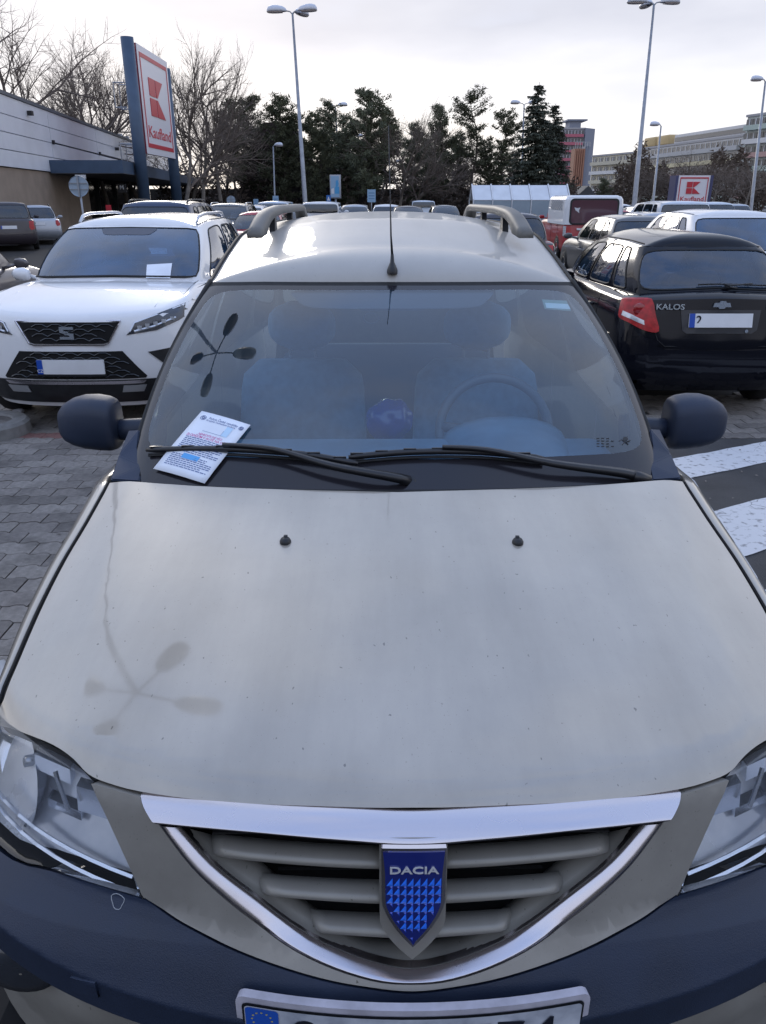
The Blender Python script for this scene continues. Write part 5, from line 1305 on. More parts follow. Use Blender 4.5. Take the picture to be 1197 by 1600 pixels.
# interlocking paving blocks
BW, BD, J = .235, .142, .0075
def block_pts():
    wave = lambda u: .017 * (1 if (u % 1.0) < .42 else 0) if False else .0
    def off(u):                                  # zigzag shared by every long joint, period = half a block
        u = (u % .5) / .5
        return .016 * (min(1, max(0, (u - .30) / .16)) - min(1, max(0, (u - .80) / .16)))
    us = [0, .15, .23, .40, .48, .5, .65, .73, .90, .98, 1]
    lo = [(u * BW + (J / 2 if u == 0 else -J / 2 if u == 1 else 0), off(u) + J / 2) for u in us]; hi = [(u * BW + (J / 2 if u == 0 else -J / 2 if u == 1 else 0), BD + off(u) - J / 2) for u in reversed(us)]
    return lo + hi
bp = block_pts(); nb = len(bp)
def off_mid(p, d):
    return p
def paver(name, c):
    m = mat(name, c, .86, var=.16, vscale=30, bump=.6, bscale=300); n, l = m.node_tree.nodes, m.node_tree.links; p = n['Principled BSDF']
    src = p.inputs['Base Color'].links[0].from_socket; ge = N(n, 'ShaderNodeNewGeometry')
    out = src
    for sc, lo, hi, a, b in ((1.1, .35, .68, .72, 1.12), (4.5, .52, .70, 1.0, .62), (60, .60, .72, 1.0, 1.35)):
        t = N(n, 'ShaderNodeTexNoise'); l.new(ge.outputs['Position'], t.inputs[0]); t.inputs['Scale'].default_value = sc; t.inputs['Detail'].default_value = 6
        q = N(n, 'ShaderNodeMapRange'); l.new(t.outputs[0], q.inputs[0])
        for i, v in ((1, lo), (2, hi), (3, a), (4, b)): q.inputs[i].default_value = v
        s_ = N(n, 'ShaderNodeVectorMath', operation='SCALE'); l.new(out, s_.inputs[0]); l.new(q.outputs[0], s_.inputs['Scale']); out = s_.outputs[0]
    l.new(out, p.inputs['Base Color']); return m
BMATS = [paver('paver_grey_%d' % i, c) for i, c in enumerate(((.235, .214, .20), (.27, .248, .23), (.19, .174, .163), (.30, .276, .256)))]
PRED = paver('paver_red', (.27, .14, .125))
bmesh_ = []
for m in BMATS + [PRED]:
    top = [(x, y, 0) for x, y in bp]; low = [(x, y, -.02) for x, y in bp]
    v = top + low; f = [tuple(range(nb))] + [(i, i + nb, (i + 1) % nb + nb, (i + 1) % nb) for i in range(nb)]
    me = bpy.data.meshes.new('paving_block'); me.from_pydata(v, [], f); me.update(); me.materials.append(m); bmesh_.append(me)
def project(p):
    d = Vector(p) - Vector((0, 0, H)); zc = d.y * CP - d.z * SP
    if zc < .1: return None
    return (CX + FPX * d.x / zc, CY - FPX * (d.y * SP + d.z * CP) / zc, zc)
cand = []; rnd = random.Random(11)
for r in range(int(1.4 / BD), int(15 / BD)):
    y = r * BD; ox = (r % 2) * BW / 2
    for c in range(int(-10 / BW), int(10 / BW)):
        x = c * BW + ox
        if x > .2 and y + BD * .9 < YE: continue
        p = project((x + BW / 2, y + BD / 2, 0))
        if not p or not (-60 < p[0] < 1260 and 380 < p[1] < 1100): continue
        sl = np.interp(p[1], [610, 705, 831, 974, 1010, 1100], [262, 234, 157, 80, 57, 0]); sr = np.interp(p[1], [600, 700, 860, 970], [980, 1020, 1110, 1200])
        if sl < p[0] < sr: continue
        if -1.05 < x < .95 and y < 5.6: continue
        # hidden under the neighbouring cars
        if y > 7.2 and (-3.2 < x < -1.6 or 2.0 < x < 3.4): continue
        vis = 0 if p[1] > 588 else 1
        cand.append((vis, p[2], x, y, r))
cand.sort()
stuff = [MB() for _ in bmesh_]
for i, (vis, zc, x, y, r) in enumerate(cand):
    k = rnd.choice((0, 0, 1, 1, 2, 3))
    red = abs(y - YE) < BD * .62 and x < -1.0
    if red: k = 4
    if i < 296:
        o = share('paving_block', bmesh_[k], pv, (x, y, rnd.uniform(-.0015, .0015)), (rnd.uniform(-.008, .008), rnd.uniform(-.006, .006), 0))
    else:
        dz = rnd.uniform(-.0015, .0015); n0 = len(stuff[k].v); stuff[k].v += [(px_ + x, py_ + y, dz) for px_, py_ in bp]; stuff[k].f.append(tuple(range(n0, n0 + nb)))
for k, s_ in enumerate(stuff):
    if s_.f: tag(s_.build('far_paving_blocks', (BMATS + [PRED])[k], pv), kind='stuff')
# puddle-dark stain and a leaf scrap
# kerb island on the left with the lamp that the bonnet and windscreen mirror
KERB = mat('kerb_concrete', (.22, .215, .21), .9, var=.2, vscale=12, bump=.5, bscale=120)
kr_ = []; xr = Wz(36, 660, .10).x; yc_ = 5.98
def isl(r, n=14): 
    pts = [(xr - .32 + r * math.cos(a) , yc_ + r * math.sin(a)) for a in np.linspace(-math.pi / 2, math.pi / 2, n)]
    return pts + [(-9.0, yc_ + r), (-9.0, yc_ - r)]
mb = MB(); mb.loft([[(x, y, z) for x, y in isl(r)] for r, z in ((.33, -.04), (.325, .085), (.30, .105), (.20, .105), (.19, .09))], True); isl_o = orient(mb.build('kerb_island', KERB)); tag(isl_o, kind='structure')
solid('island_fill', [(x, y, .07) for x, y in isl(.195)], (0, 0, .02), BMATS[2], isl_o)
rs_ = bpy.data.meshes.new('stone'); bm = bmesh.new(); bmesh.ops.create_icosphere(bm, subdivisions=2, radius=.05)
for v in bm.verts: v.co = Vector((v.co.x * 1.1, v.co.y * .7, v.co.z * .45)) * (1 + .3 * noise.noise(v.co * 30))
bm.to_mesh(rs_); bm.free(); rs_.materials.append(mat('crumpled_cup', (.35, .35, .38), .6)); st = share('litter', rs_, None, tuple(Wz(30, 642, .015))); tag(st, 'pale scrap of litter lying by the kerb in front of the white crossover', 'litter')
rn = random.Random(2); mb = MB()
for k in range(26):
    px, py = (rn.uniform(20, 175), rn.uniform(690, 960)) if k < 16 else (rn.uniform(1100, 1190), rn.uniform(690, 860)); p = Wz(px, py, .006); a = rn.uniform(0, 6); s = rn.uniform(.006, .016)
    mb.add([p + Vector((math.cos(a) * s, math.sin(a) * s, 0)), p + Vector((-math.sin(a) * s * .5, math.cos(a) * s * .5, .004)), p - Vector((math.cos(a) * s, math.sin(a) * s, 0)), p + Vector((math.sin(a) * s * .5, -math.cos(a) * s * .5, 0))], [(0, 1, 2, 3)])
tag(mb.build('leaf_crumbs', mat('dead_leaf', (.22, .19, .17), .8)), kind='stuff')

# =================================================================== lamps
POLE = mat('galvanised', (.30, .32, .36), .45, .5, var=.15, vscale=4); HEADM = mat('lamp_head', (.55, .58, .66), .4, .1); LENSM = mat('lamp_lens', (.55, .50, .48), .25, 0, .5)
def lamp_head(par, c, d, L_=.85, w=.19):
    d = Vector(d).normalized(); s = Vector((-d.y, d.x, 0)); up = Vector((0, 0, 1)); mb = MB(); ml = MB(); rows = []; rl = []
    for t in (0, .06, .2, .45, .7, .9, .97, 1):
        k = (.30, .55, .80, .98, 1, .80, .5, .12)[(0, .06, .2, .45, .7, .9, .97, 1).index(t)]
        p = c + d * (L_ * t); rows.append([p + s * (w * k * math.cos(a)) + up * (1.25 * w * k * math.sin(a) if math.sin(a) > 0 else .02 * math.sin(a)) for a in [math.tau * j / 12 for j in range(12)]])
        if .1 < t < .98: rl.append([p + s * (w * .85 * k * math.cos(a)) - up * (.02 + .08 * k * abs(math.sin(a))) for a in np.linspace(0, math.pi, 9)])
    mb.loft(rows, True); mb.f += [tuple(range(12)), tuple(84 + j for j in range(12))]
    h = orient(mb.build('lamp_head', HEADM, par, True)); ml.loft(rl); ml.build('lamp_lens', LENSM, h, True)
def lamp(label, top, bot, Y, dirs, r=(.11, .055), arm=.55, hl=.85, hw=.19, group=None):
    pt_, pb_ = W(*top, Y), W(*bot, Y); d = (pt_ - pb_); base = pb_ + d * ((-.03 - pb_.z) / d.z)
    root = empty('street_lamp', tuple(base), 0, label, 'lamp', group); root.location = base; t = pt_ - base
    mb = MB(); mb.tube([Vector(), t * .12, t * .13, t], [r[0] * 1.25, r[0] * 1.2, r[0], r[1]], 10); mb.build('pole', POLE, root, True)
    for a in dirs:
        dd = Vector((math.cos(R(a)), math.sin(R(a)), 0)); e = t + dd * arm + Vector((0, 0, .10))
        if arm > .05: mb = MB(); mb.tube([t - Vector((0, 0, .08)), t + dd * arm * .4 + Vector((0, 0, .06)), e], .035, 6); mb.build('arm', POLE, root, True)
        lamp_head(root, e - Vector((0, 0, .02)), dd, hl, hw)
    return root
lamp('tall lamp with three heads standing above the left roof rail', (457, 20), (478, 333), 52, (176, 60, -14), (.15, .06), .35, 1.15, .26)
lamp('tall lamp with its heads cut by the top edge, right half of the photo', (1022, 6), (990, 330), 50, (178, 100, 8), (.15, .06), .35, 1.15, .26)
lamp('double-headed lamp beside the advertising board', (524, 166), (533, 326), 88, (178, 0), (.13, .06), .25, 1.0, .24)
lamp('slim lamp with one head turned right, left of the dark house', (427, 229), (430, 330), 70, (0,), (.07, .05), .1, .7)
lamp('slim lamp with one head turned left, just left of the pines in the middle', (576, 214), (580, 330), 92, (180,), (.10, .06), .5, .9)
lamp('small lamp with one head turned left, close beside the taller one by the panel sign', (588, 234), (590, 330), 100, (180,), (.08, .05), .6, .8)
lamp('slim lamp with two thin arms, seen against the bare trees right of the aerial', (632, 254), (632, 330), 105, (180,), (.09, .06), .3, .8)
lamp('short far lamp second to the right of the aerial', (667, 268), (667, 330), 120, (90,), (.09, .06), .2, .8)
lamp('slim lamp left of the pale cart shelter', (717, 226), (715, 330), 100, (200,), (.10, .06), .2, .9)
lamp('low far lamp at the left end of the cart shelter', (731, 262), (731, 326), 120, (180,), (.09, .06), .2, .8)
lamp('double-headed lamp in front of the big spruce', (819, 163), (814, 300), 80, (185, 0), (.11, .06), .35, .95, .22)
lamp('slim lamp with one head turned left, between the right tall lamp and the red-framed sign', (1033, 197), (1020, 320), 70, (183,), (.11, .06), .1, .85, .22)
lamp('lamp with one head turned left at the right edge', (1196, 127), (1174, 322), 55, (180,), (.11, .06), .15, .8, .2)
# the near lamp on the kerb island: out of the frame, mirrored in windscreen and bonnet
LX, LY, LZ = -4.3, 7.5, 9.9
nl = empty('street_lamp', (LX, LY, -.02), 0, 'four-headed lamp mirrored in the windscreen of the beige car', 'lamp')
mb = MB(); mb.tube([(0, 0, 0), (0, 0, 1.2), (0, 0, 1.22), (.1, .0, LZ)], [.11, .11, .09, .055], 12); mb.build('pole', POLE, nl, True)
for a in (72, 162, 252, 342):
    dd = Vector((math.cos(R(a)), math.sin(R(a)), 0)); t = Vector((.1, .0, LZ)); mb = MB(); mb.tube([t, t + dd * .75 + Vector((0, 0, .1))], .03, 6); mb.build('arm', POLE, nl, True); lamp_head(nl, t + dd * .75 + Vector((0, 0, .08)), dd, .85, .24)

# =================================================================== signs
BLU_S = mat('sign_blue', (.03, .16, .50), .4); BACK = mat('sign_back', (.30, .38, .48), .5, .3); WHS = mat('sign_white', (.66, .69, .74), .4); PALEB = mat('sign_pale_blue', (.26, .42, .60), .4)
KRED = mat('store_red', (.52, .03, .05), .4); NAVYM = mat('canopy_blue', (.055, .090, .150), .45, .2, var=.1, vscale=2)
def sgn(name, label, px0, py0, px1, py1, Y, m, cat='sign', foot=0.0):
    a, b = W(px0, py0, Y), W(px1, py1, Y); x0, x1, z1, z0 = a.x, b.x, a.z, b.z; cx_ = (x0 + x1) / 2
    root = empty(name, (cx_, Y, -.04), 0, label, cat); w = (x1 - x0) / 2
    return root, w, z0 + .04, z1 + .04
def kaufland(parent, ox, oy, oz, ux, w, h, lw=.46, lh=.36, ly=.56, tw_=.76, th_=.16, ty=.215):
    """white panel with red frame, the four-piece K and the shop lettering; ux = text direction, outward normal = ux x z"""
    ux = Vector(ux); uz = Vector((0, 0, 1)); nn = ux.cross(uz)
    o = Vector((ox, oy, oz)); P = lambda a, b, k: o + ux * (a * w) + uz * (b * h) + nn * k
    fr_ = [(0, 0), (1, 0), (1, 1), (0, 1)]
    solid('sign_board', [P(a, b, -.22) for a, b in fr_], nn * .22, mat('sign_board_side', (.25, .03, .05), .5), parent)
    solid('sign_face', [P(a, b, .001) for a, b in fr_], nn * .02, mat('sign_face_white', (.72, .71, .76), .35), parent)
    ex, ey = .055, .055 * w / h
    mb = MB(); tk = .045
    for (a0, b0, a1, b1) in ((ex, 1 - ey - tk * .9, 1 - ex, 1 - ey), (ex, ey, 1 - ex, ey + tk * .9), (ex, ey + tk * .9, ex + .022, 1 - ey - tk * .9), (1 - ex - .022, ey + tk * .9, 1 - ex, 1 - ey - tk * .9)):
        c = [P(a0, b0, .024), P(a1, b0, .024), P(a1, b1, .024), P(a0, b1, .024)]; d = [p + nn * .02 for p in c]; mb.loft([c, d], True); k = len(mb.v) - 4; mb.f.append((k, k + 1, k + 2, k + 3))
    mb.build('red_frame', KRED, parent)
    def q(pts): return [P(.5 + (a - .52) * lw, ly + (b - .5) * lh, .024) for a, b in pts]
    for pts in ([(0, .53), (.42, .53), (.42, 1), (0, 1)], [(0, 0), (.42, 0), (.42, .47), (0, .47)], [(.47, .53), (.56, .53), (1, 1), (.47, 1)], [(.47, 0), (1.05, 0), (.56, .47), (.47, .47)]):
        solid('logo_piece', q(pts), nn * .03, KRED, parent)
    me = text_mesh('Kaufland', 1.0, .01, .006); xs = [v.co.x for v in me.vertices]; k = tw_ * w / (max(xs) - min(xs))
    me.materials.clear(); me.materials.append(KRED); me.transform(Matrix.Diagonal((k, th_ * h, 1, 1))); me.transform(frame_m(P(.5, ty, .028), ux, uz)); link(bpy.data.objects.new('shop_lettering', me), parent)
# big pylon sign rising by the shop canopy
pyl = empty('shop_pylon_sign', (-13.5, 48, -.04), 0, 'tall shop pylon sign with red K logo on blue posts above the canopy', 'sign')
def cyl(name, par, x, y, z0, z1, r, m, n=16): mb = MB(); mb.tube([(x, y, z0), (x, y, z1)], r, n); return mb.build(name, m, par, True)
for yy, zt_ in ((-.55, 9.75), (6.9, 9.3)): cyl('post', pyl, -.15, yy, 0, zt_, .34, NAVYM)
kaufland(pyl, .10, .10, 4.15, (0, 1, 0), 6.4, 5.45)
mb = MB()
for z in (7.6, 6.4, 4.6, 3.4): mb.tube([(-.5, -.7, z), (-1.1, -.8, z), (-1.1, .2, z), (-.5, .2, z)], .03, 4)
for z0, z1 in ((6.4, 7.6), (3.4, 4.6)): mb.tube([(-1.1, -.8, z0), (-1.1, -.8, z1)], .03, 4); mb.tube([(-1.1, .2, z0), (-1.1, .2, z1)], .03, 4)
mb.build('service_ladder', POLE, pyl)
# small sign of the same shop on the right
r_, w_, z0_, z1_ = sgn('shop_sign', 'small red-framed shop sign with K logo between two dark posts on the right', 1061, 274, 1103, 326, 44, None)
kaufland(r_, -w_, 0, z0_, (1, 0, 0), 2 * w_, z1_ - z0_, .42, .36, .63, .74, .20, .29)
for sx in (-1, 1): boxobj('post', sx * (w_ + .08) - .07, sx * (w_ + .08) + .07, -.05, .30 if sx > 0 else .9, 0, z1_ + .0, mat('post_navy', (.05, .055, .14), .4), r_)
# round signs seen from behind
def round_sign(label, px, py, Y, dia, post_to=None, m=BACK):
    c = W(px, py, Y); root = empty('round_sign', (c.x, Y, -.04), 0, label, 'sign'); z = c.z + .04; r = dia / 2
    cyl('post', root, 0, .05, 0, z + r * .9, .03, POLE, 8)
    mb = MB(); mb.loft([[(k * r * math.cos(a), d, z + k * r * math.sin(a)) for a in [math.tau * i / 32 for i in range(32)]] for k, d in ((.001, 0), (.93, 0), (1, -.012), (1, .02), (.001, .02))], True); orient(mb.build('disc', m, root))
    mb = MB(); mb.box(-r * .95, r * .95, -.03, -.005, z + r * .25, z + r * .33); mb.box(-r * .95, r * .95, -.03, -.005, z - r * .33, z - r * .25); mb.box(-.02, .02, -.05, -.02, z - r, z + r); mb.build('back_rail', POLE, root)
round_sign('round traffic sign seen from behind in front of the shop wall', 123, 291, 24, .56)
round_sign('small round traffic sign seen from behind left of the red car', 361, 313, 40, .42)
r_, w_, z0_, z1_ = sgn('advertising_board', 'upright pale blue advertising board behind the beige roof', 515, 273, 533, 310, 62, None)
boxobj('frame', -w_, w_, 0, .25, z0_, z1_, mat('frame_grey', (.35, .37, .42), .4, .5), r_, .01); boxobj('poster', -w_ + .07, w_ - .12, -.03, 0, z0_ + .08, z1_ - .08, PALEB, r_); solid('poster_shape', [(a * w_, -.034, z0_ + (z1_ - z0_) * b) for a, b in ((-.1, .2), (.7, .2), (.7, .5), (.4, .5), (.6, .62), (.45, .78), (.1, .75), (.05, .5), (-.1, .45))], (0, -.004, 0), mat('poster_blue', (.06, .32, .62), .4), r_)
solid('poster_block', [(a * w_, -.034, z0_ + (z1_ - z0_) * b) for a, b in ((-.75, .2), (-.25, .2), (-.25, .45), (-.75, .4))], (0, -.004, 0), WHS, r_); cyl('post', r_, 0, .12, 0, z0_, .08, POLE, 8)
r_, w_, z0_, z1_ = sgn('crossing_sign', 'square blue pedestrian crossing sign left of the advertising board', 510, 305, 517, 315, 62, None)
boxobj('plate', -w_, w_, -.02, .0, z0_, z1_, BLU_S, r_); cyl('post', r_, 0, .03, 0, z1_, .03, POLE, 6); solid('symbol', [(-.7 * w_, -.022, z0_ + .08), (.7 * w_, -.022, z0_ + .08), (0, -.022, z1_ - .08)], (0, -.004, 0), WHS, r_)
for lab, a, Y in (('pale blue square sign on a lamp post below the panel lamp', (574, 296, 587, 316), 60), ('pale blue square sign on a post left of the left roof rail', (426, 306, 436, 324), 62), ('small pale sign on a post above the light blue minibus', (396, 311, 404, 320), 62)):
    r_, w_, z0_, z1_ = sgn('panel_sign', lab, *a, Y, None); boxobj('plate', -w_, w_, -.02, 0, z0_, z1_, PALEB, r_); cyl('post', r_, 0, .03, 0, z1_, .04, POLE, 6)
    mb = MB()
    for k in range(3): mb.box(-w_ * .7, w_ * .7, -.026, -.021, z0_ + (z1_ - z0_) * (.25 + .22 * k), z0_ + (z1_ - z0_) * (.32 + .22 * k))
    mb.build('sign_lines', mat('line_blue', (.10, .22, .40), .5), r_)

# =================================================================== shop
def wx(y): return -16.7 - .12 * (y - 38)
shop = empty('supermarket', (wx(38), 38, -.04), 0, 'low white-clad supermarket with tan lower wall and blue canopy on the left', 'building')
TAN = mat('tan_render', (.27, .215, .17), .9, var=.1, vscale=1.5, bump=.3, bscale=40); CLAD = mat('white_cladding', (.78, .80, .86), .35, .15, var=.05, vscale=.8)
def SP_(y, off, z): return Vector((wx(y) + off * .993 - wx(38), y - 38 + off * .119, z + .04))
def wallslab(name, ya, yb_, o0, o1, z0, z1, m, par=shop):
    P = [SP_(ya, o0, z0), SP_(yb_, o0, z0), SP_(yb_, o1, z0), SP_(ya, o1, z0)]; mb = MB(); mb.loft([P, [p + Vector((0, 0, z1 - z0)) for p in P]], True); mb.f += [(0, 1, 2, 3), (4, 5, 6, 7)]; return orient(mb.build(name, m, par))
wallslab('lower_wall', 24, 52, -26, -.10, 0, 3.02, TAN); wallslab('upper_wall_core', 24, 92, -26, -.16, 3.02, 5.98, DARKV); wallslab('roof_coping', 24, 92, -26, .06, 5.99, 6.14, mat('coping', (.10, .11, .13), .5))
cols = [24, 33.5, 45, 56, 68, 80, 92]; zs = [3.04, 3.75, 4.47, 5.2, 5.985]
for i in range(len(cols) - 1):
    for j in range(4): wallslab('cladding_panel', cols[i] + .03, cols[i + 1] - .03, -.155, 0, zs[j] + .018, zs[j + 1] - .018, CLAD)
wallslab('entrance_recess', 52, 92, -6, -3, 0, 3.02, mat('dark_glass', (.015, .018, .022), .1, 0, .6)); wallslab('entrance_side', 52, 52.4, -6, -.1, 0, 3.0, TAN)
for y in (56, 62, 68, 75, 83): wallslab('glazing_post', y, y + .15, -3, -2.8, 0, 3.0, mat('frame_dark', (.04, .045, .05), .4))
a, b, c, d = SP_(44, 0, 2.98), Vector((-13.6 - wx(38), 6, 3.02)), Vector((-13.6 - .12 * 48 - wx(38), 54, 3.02)), SP_(92, 0, 2.98)
solid('canopy', [Vector((p.x, p.y, 3.02)) for p in (a, b, c, d)], (0, 0, .62), NAVYM, shop)
solid('canopy_soffit', [Vector((p.x, p.y, 3.0)) for p in (a, b, c, d)], (0, 0, .015), mat('soffit', (.10, .10, .11), .7), shop)
for y, yy in ((45.2, 46), (56.4, 57)):
    mb = MB(); mb.tube([SP_(y, .0, 4.5), SP_(yy + 3, 3.4, 3.66)], .04, 5); mb.build('stay_rod', BLACK, shop); mb = MB(); mb.box(SP_(y, 0, 0).x - .1, SP_(y, 0, 0).x + .1, SP_(y, 0, 0).y - .1, SP_(y, 0, 0).y + .1, 4.45, 4.65); mb.build('stay_bracket', BLACK, shop)
for y, z in ((41.5, 5.45), (62, 5.0)):
    p = SP_(y, .12, z); boxobj('wall_floodlight', p.x - .1, p.x + .12, p.y - .12, p.y + .12, p.z, p.z + .2, BLACK, shop)
p = Vector(W(191, 294, 46)) - Vector((wx(38), 38, -.04)); boxobj('hanging_sign', p.x - .22, p.x + .22, p.y - .05, p.y + .05, p.z - .22, p.z + .22, BLACK, shop); text('sign_letter', 'M', .3, WHS, shop, frame_m((p.x, p.y - .06, p.z + .03), (1, 0, 0), (0, 0, 1)), .004, .004)
p = Vector(W(170, 326, 43)) - Vector((wx(38), 38, -.04)); boxobj('red_notice', p.x - .14, p.x + .14, p.y - .03, p.y, p.z - .18, p.z + .18, KRED, shop); p = Vector(W(127, 277, 43.8)) - Vector((wx(38), 38, -.04)); boxobj('wall_lamp', p.x - .28, p.x + .25, p.y - .1, p.y, p.z - .06, p.z + .12, WHITEP, shop)
for y, o_ in ((70, -1.5), (73, -1.5)):
    p = SP_(y, o_, 6.14); mb = MB(); mb.tube([p, p + Vector((0, 0, .5))], .7, 12); mb.build('roof_vent', mat('vent_grey', (.4, .42, .46), .5), shop, True)
# pale cart shelter
cs = empty('cart_shelter', (W(815, 320, 42).x, 42, -.04), 0, 'pale translucent cart shelter with five sloping roof panels', 'shelter')
hw_ = (W(888, 320, 42).x - W(737, 320, 42).x) / 2; TRL = mat('translucent_sheet', (.62, .66, .72), .35, var=.06, vscale=2); TRS = mat('side_sheet', (.26, .33, .40), .3, 0, .3, var=.1, vscale=1.5)
zr_, ze = 2.42, 1.72
for i in range(5):
    x0_, x1_ = -hw_ + 2 * hw_ * i / 5 + .04, -hw_ + 2 * hw_ * (i + 1) / 5 - .04
    solid('roof_panel', [(x0_, 0, ze), (x1_, 0, ze), (x1_ + .0, 1.0, zr_), (x0_, 1.0, zr_)], (0, .015, -.03), TRL, cs); solid('roof_panel', [(x0_, 2.0, ze), (x1_, 2.0, ze), (x1_, 1.0, zr_), (x0_, 1.0, zr_)], (0, -.015, -.03), TRL, cs)
    solid('side_panel', [(x0_, .02, .3), (x1_, .02, .3), (x1_, .02, ze - .03), (x0_, .02, ze - .03)], (0, .02, 0), TRS, cs)
for i in range(6):
    x = -hw_ + 2 * hw_ * i / 5; mb = MB(); mb.tube([(x, 0, 0), (x, 0, ze + .02), (x, 1.0, zr_ + .04), (x, 2.0, ze + .02), (x, 2, 0)], .035, 5); mb.build('frame_rib', WHS, cs)

# =================================================================== far buildings
WINM = mat('far_window', (.05, .06, .08), .2, 0, .4); WFR = mat('far_frame', (.55, .56, .58), .6)
def block_building(label, p0, p1, depth, ztop, floors, fh, wallm, bandms, win_w, nwin, name='apartment_block', pent=None, z_base=-.04, balcony=True):
    p0, p1 = Vector(p0), Vector(p1); u = (p1 - p0); Lw = u.length; u.normalize(); back = Vector((-u.y, u.x, 0));
    root = empty(name, (p0.x, p0.y, z_base), math.atan2(u.y, u.x), label, 'building')
    boxobj('wall', 0, Lw, 0, depth, 0, ztop - z_base, wallm, root); boxobj('roof', -.3, Lw + .3, -.3, depth + .3, ztop - z_base + .02, ztop - z_base + .5, mat('far_roof', (.35, .35, .37), .8), root)
    w = MB(); w.box(0, win_w, -.08, .1, 0, fh * .42); wm = w.mesh('window', WINM); pm_ = MB(); pm_.box(win_w * .46, win_w * .54, -.14, -.09, 0, fh * .42); fm = pm_.mesh('mullion', WFR)
    for f in range(floors):
        z = ztop - z_base - (f + 1) * fh + fh * .42
        if z < 0: break
        for k in range(nwin):
            x = Lw * (k + .5) / nwin - win_w / 2; share('window', wm, root, (x, 0, z)); 
        mb = MB(); [mb.box(Lw * (k + .5) / nwin - win_w * .06, Lw * (k + .5) / nwin + win_w * .06, -.16, -.10, z, z + fh * .42) for k in range(nwin)]; mb.build('window_frames', WFR, root)
        if balcony: boxobj('balcony', .4, Lw - .4, -1.1, -.02, z - fh * .40, z - fh * .04, bandms[f % len(bandms)], root)
    return root
CREAM = mat('cream_wall', (.52, .49, .40), .8, var=.05, vscale=.1); PALEW = mat('pale_wall', (.64, .64, .65), .8, var=.05, vscale=.1); PINKB = mat('pink_balcony', (.42, .12, .17), .7); GREYW = mat('grey_wall', (.22, .24, .30), .8); YEL = mat('yellow_band', (.58, .53, .36), .8); GRN = mat('green_pale', (.42, .50, .46), .8); ORB = mat('ochre_roof', (.50, .38, .20), .8); RBAND = mat('red_band', (.46, .30, .28), .8)
def Q(px, Y): v = W(px, 300, Y); return (v.x, Y, 0)
tw_ = block_building('tall tower block with pink balconies behind the big spruce', Q(866, 300), Q(905, 300), 14, 24.2, 11, 2.55, mat('tower_wall', (.30, .31, .36), .8), [PINKB], 1.7, 4)
boxobj('stair_tower', 4, 8, 2, 9, 24.2, 27, GREYW, tw_); o = boxobj('stair_roof', 3, 10, 1, 10, 27.02, 27.5, GREYW, tw_)
solid('side_wall', [Vector((9.05, -1.2, 0)), Vector((13.4, 3, 0)), Vector((13.4, 14, 0)), Vector((9.05, 14, 0))], (0, 0, 24.6), GREYW, tw_)
ch = empty('ribbed_tower', Q(893, 150), 0, 'orange-brown ribbed tower in front of the tower block', 'tower'); wc = W(915, 300, 150).x - W(893, 300, 150).x
boxobj('tower_core', 0, wc * .72, 0, 3, 0, 9.9, mat('tower_orange', (.30, .15, .10), .8), ch); boxobj('tower_side', wc * .72 + .01, wc, .2, 3, 0, 10.3, GREYW, ch)
for k in range(5): boxobj('rib', wc * .72 * (k + .2) / 5, wc * .72 * (k + .55) / 5, -.25, -.005, 0, 9.7, mat('rib_orange', (.42, .22, .15), .8), ch)
mb = MB(); [mb.box(wc * k / 6, wc * k / 6 + .08, 0, .1, 9.9, 10.9) for k in range(7)]; mb.box(0, wc, 0, .1, 10.9, 11.0); mb.build('rail', POLE, ch)
hs = empty('gabled_hut', Q(915, 95), 0, 'dark gabled roof just right of the ribbed tower', 'building'); solid('roof', [(-1.3, 0, 1.7), (1.6, 0, 1.7), (.3, 0, 3.1)], (0, 5, 0), mat('slate', (.05, .055, .06), .7), hs); boxobj('wall', -1.1, 1.4, .2, 4.8, 0, 1.69, CREAM, hs)
block_building('cream apartment slab with balcony bands left of the right tall lamp', Q(921, 275), Q(988, 252), 14, 14.2, 5, 2.7, CREAM, [CREAM, PALEW], 2.4, 7)
b2 = block_building('long pale apartment slab behind the bare bushes', Q(990, 250), Q(1148, 196), 14, 14.9, 5, 2.75, PALEW, [mat('band_grey', (.42, .43, .45), .8), YEL, RBAND, PALEW, GRN], 2.2, 22)
for k, (a, b) in enumerate(((2, 9), (10, 17))): boxobj('penthouse', a, b, .5, 8, 15.5, 18.0, ORB, b2, .4)
boxobj('penthouse', 20, 58, .8, 8, 15.5, 17.6, PALEW, b2); boxobj('penthouse_band', 20.5, 57.5, .6, .78, 15.9, 16.9, WINM, b2)
block_building('taller apartment block at the right edge', Q(1150, 192), Q(1240, 175), 14, 18.5, 6, 2.8, mat('pale_green_wall', (.46, .50, .49), .8), [GRN, PALEW, RBAND], 2.2, 9)
# dark house between the conifers
ho = empty('dark_house', Q(432, 84), 0, 'dark brown house with steep roof between the conifers', 'building')
BRN = mat('dark_brown_roof', (.035, .022, .022), .9, var=.3, vscale=.8)
boxobj('wall', -3.6, 9.6, 0, 7, 0, 4.2, mat('dark_wall', (.03, .024, .024), .9), ho); solid('roof', [(-4.4, -.5, 3.4), (4.4, -.5, 3.4), (1.6, -.5, 8.6), (-.9, -.5, 8.6)], (0, 8, 0), BRN, ho); solid('side_roof', [(4.3, -.4, 3.6), (10.2, -.4, 3.6), (9.8, 2.5, 5.6), (4.3, 2.5, 5.6)], (0, .1, .3), BRN, ho)

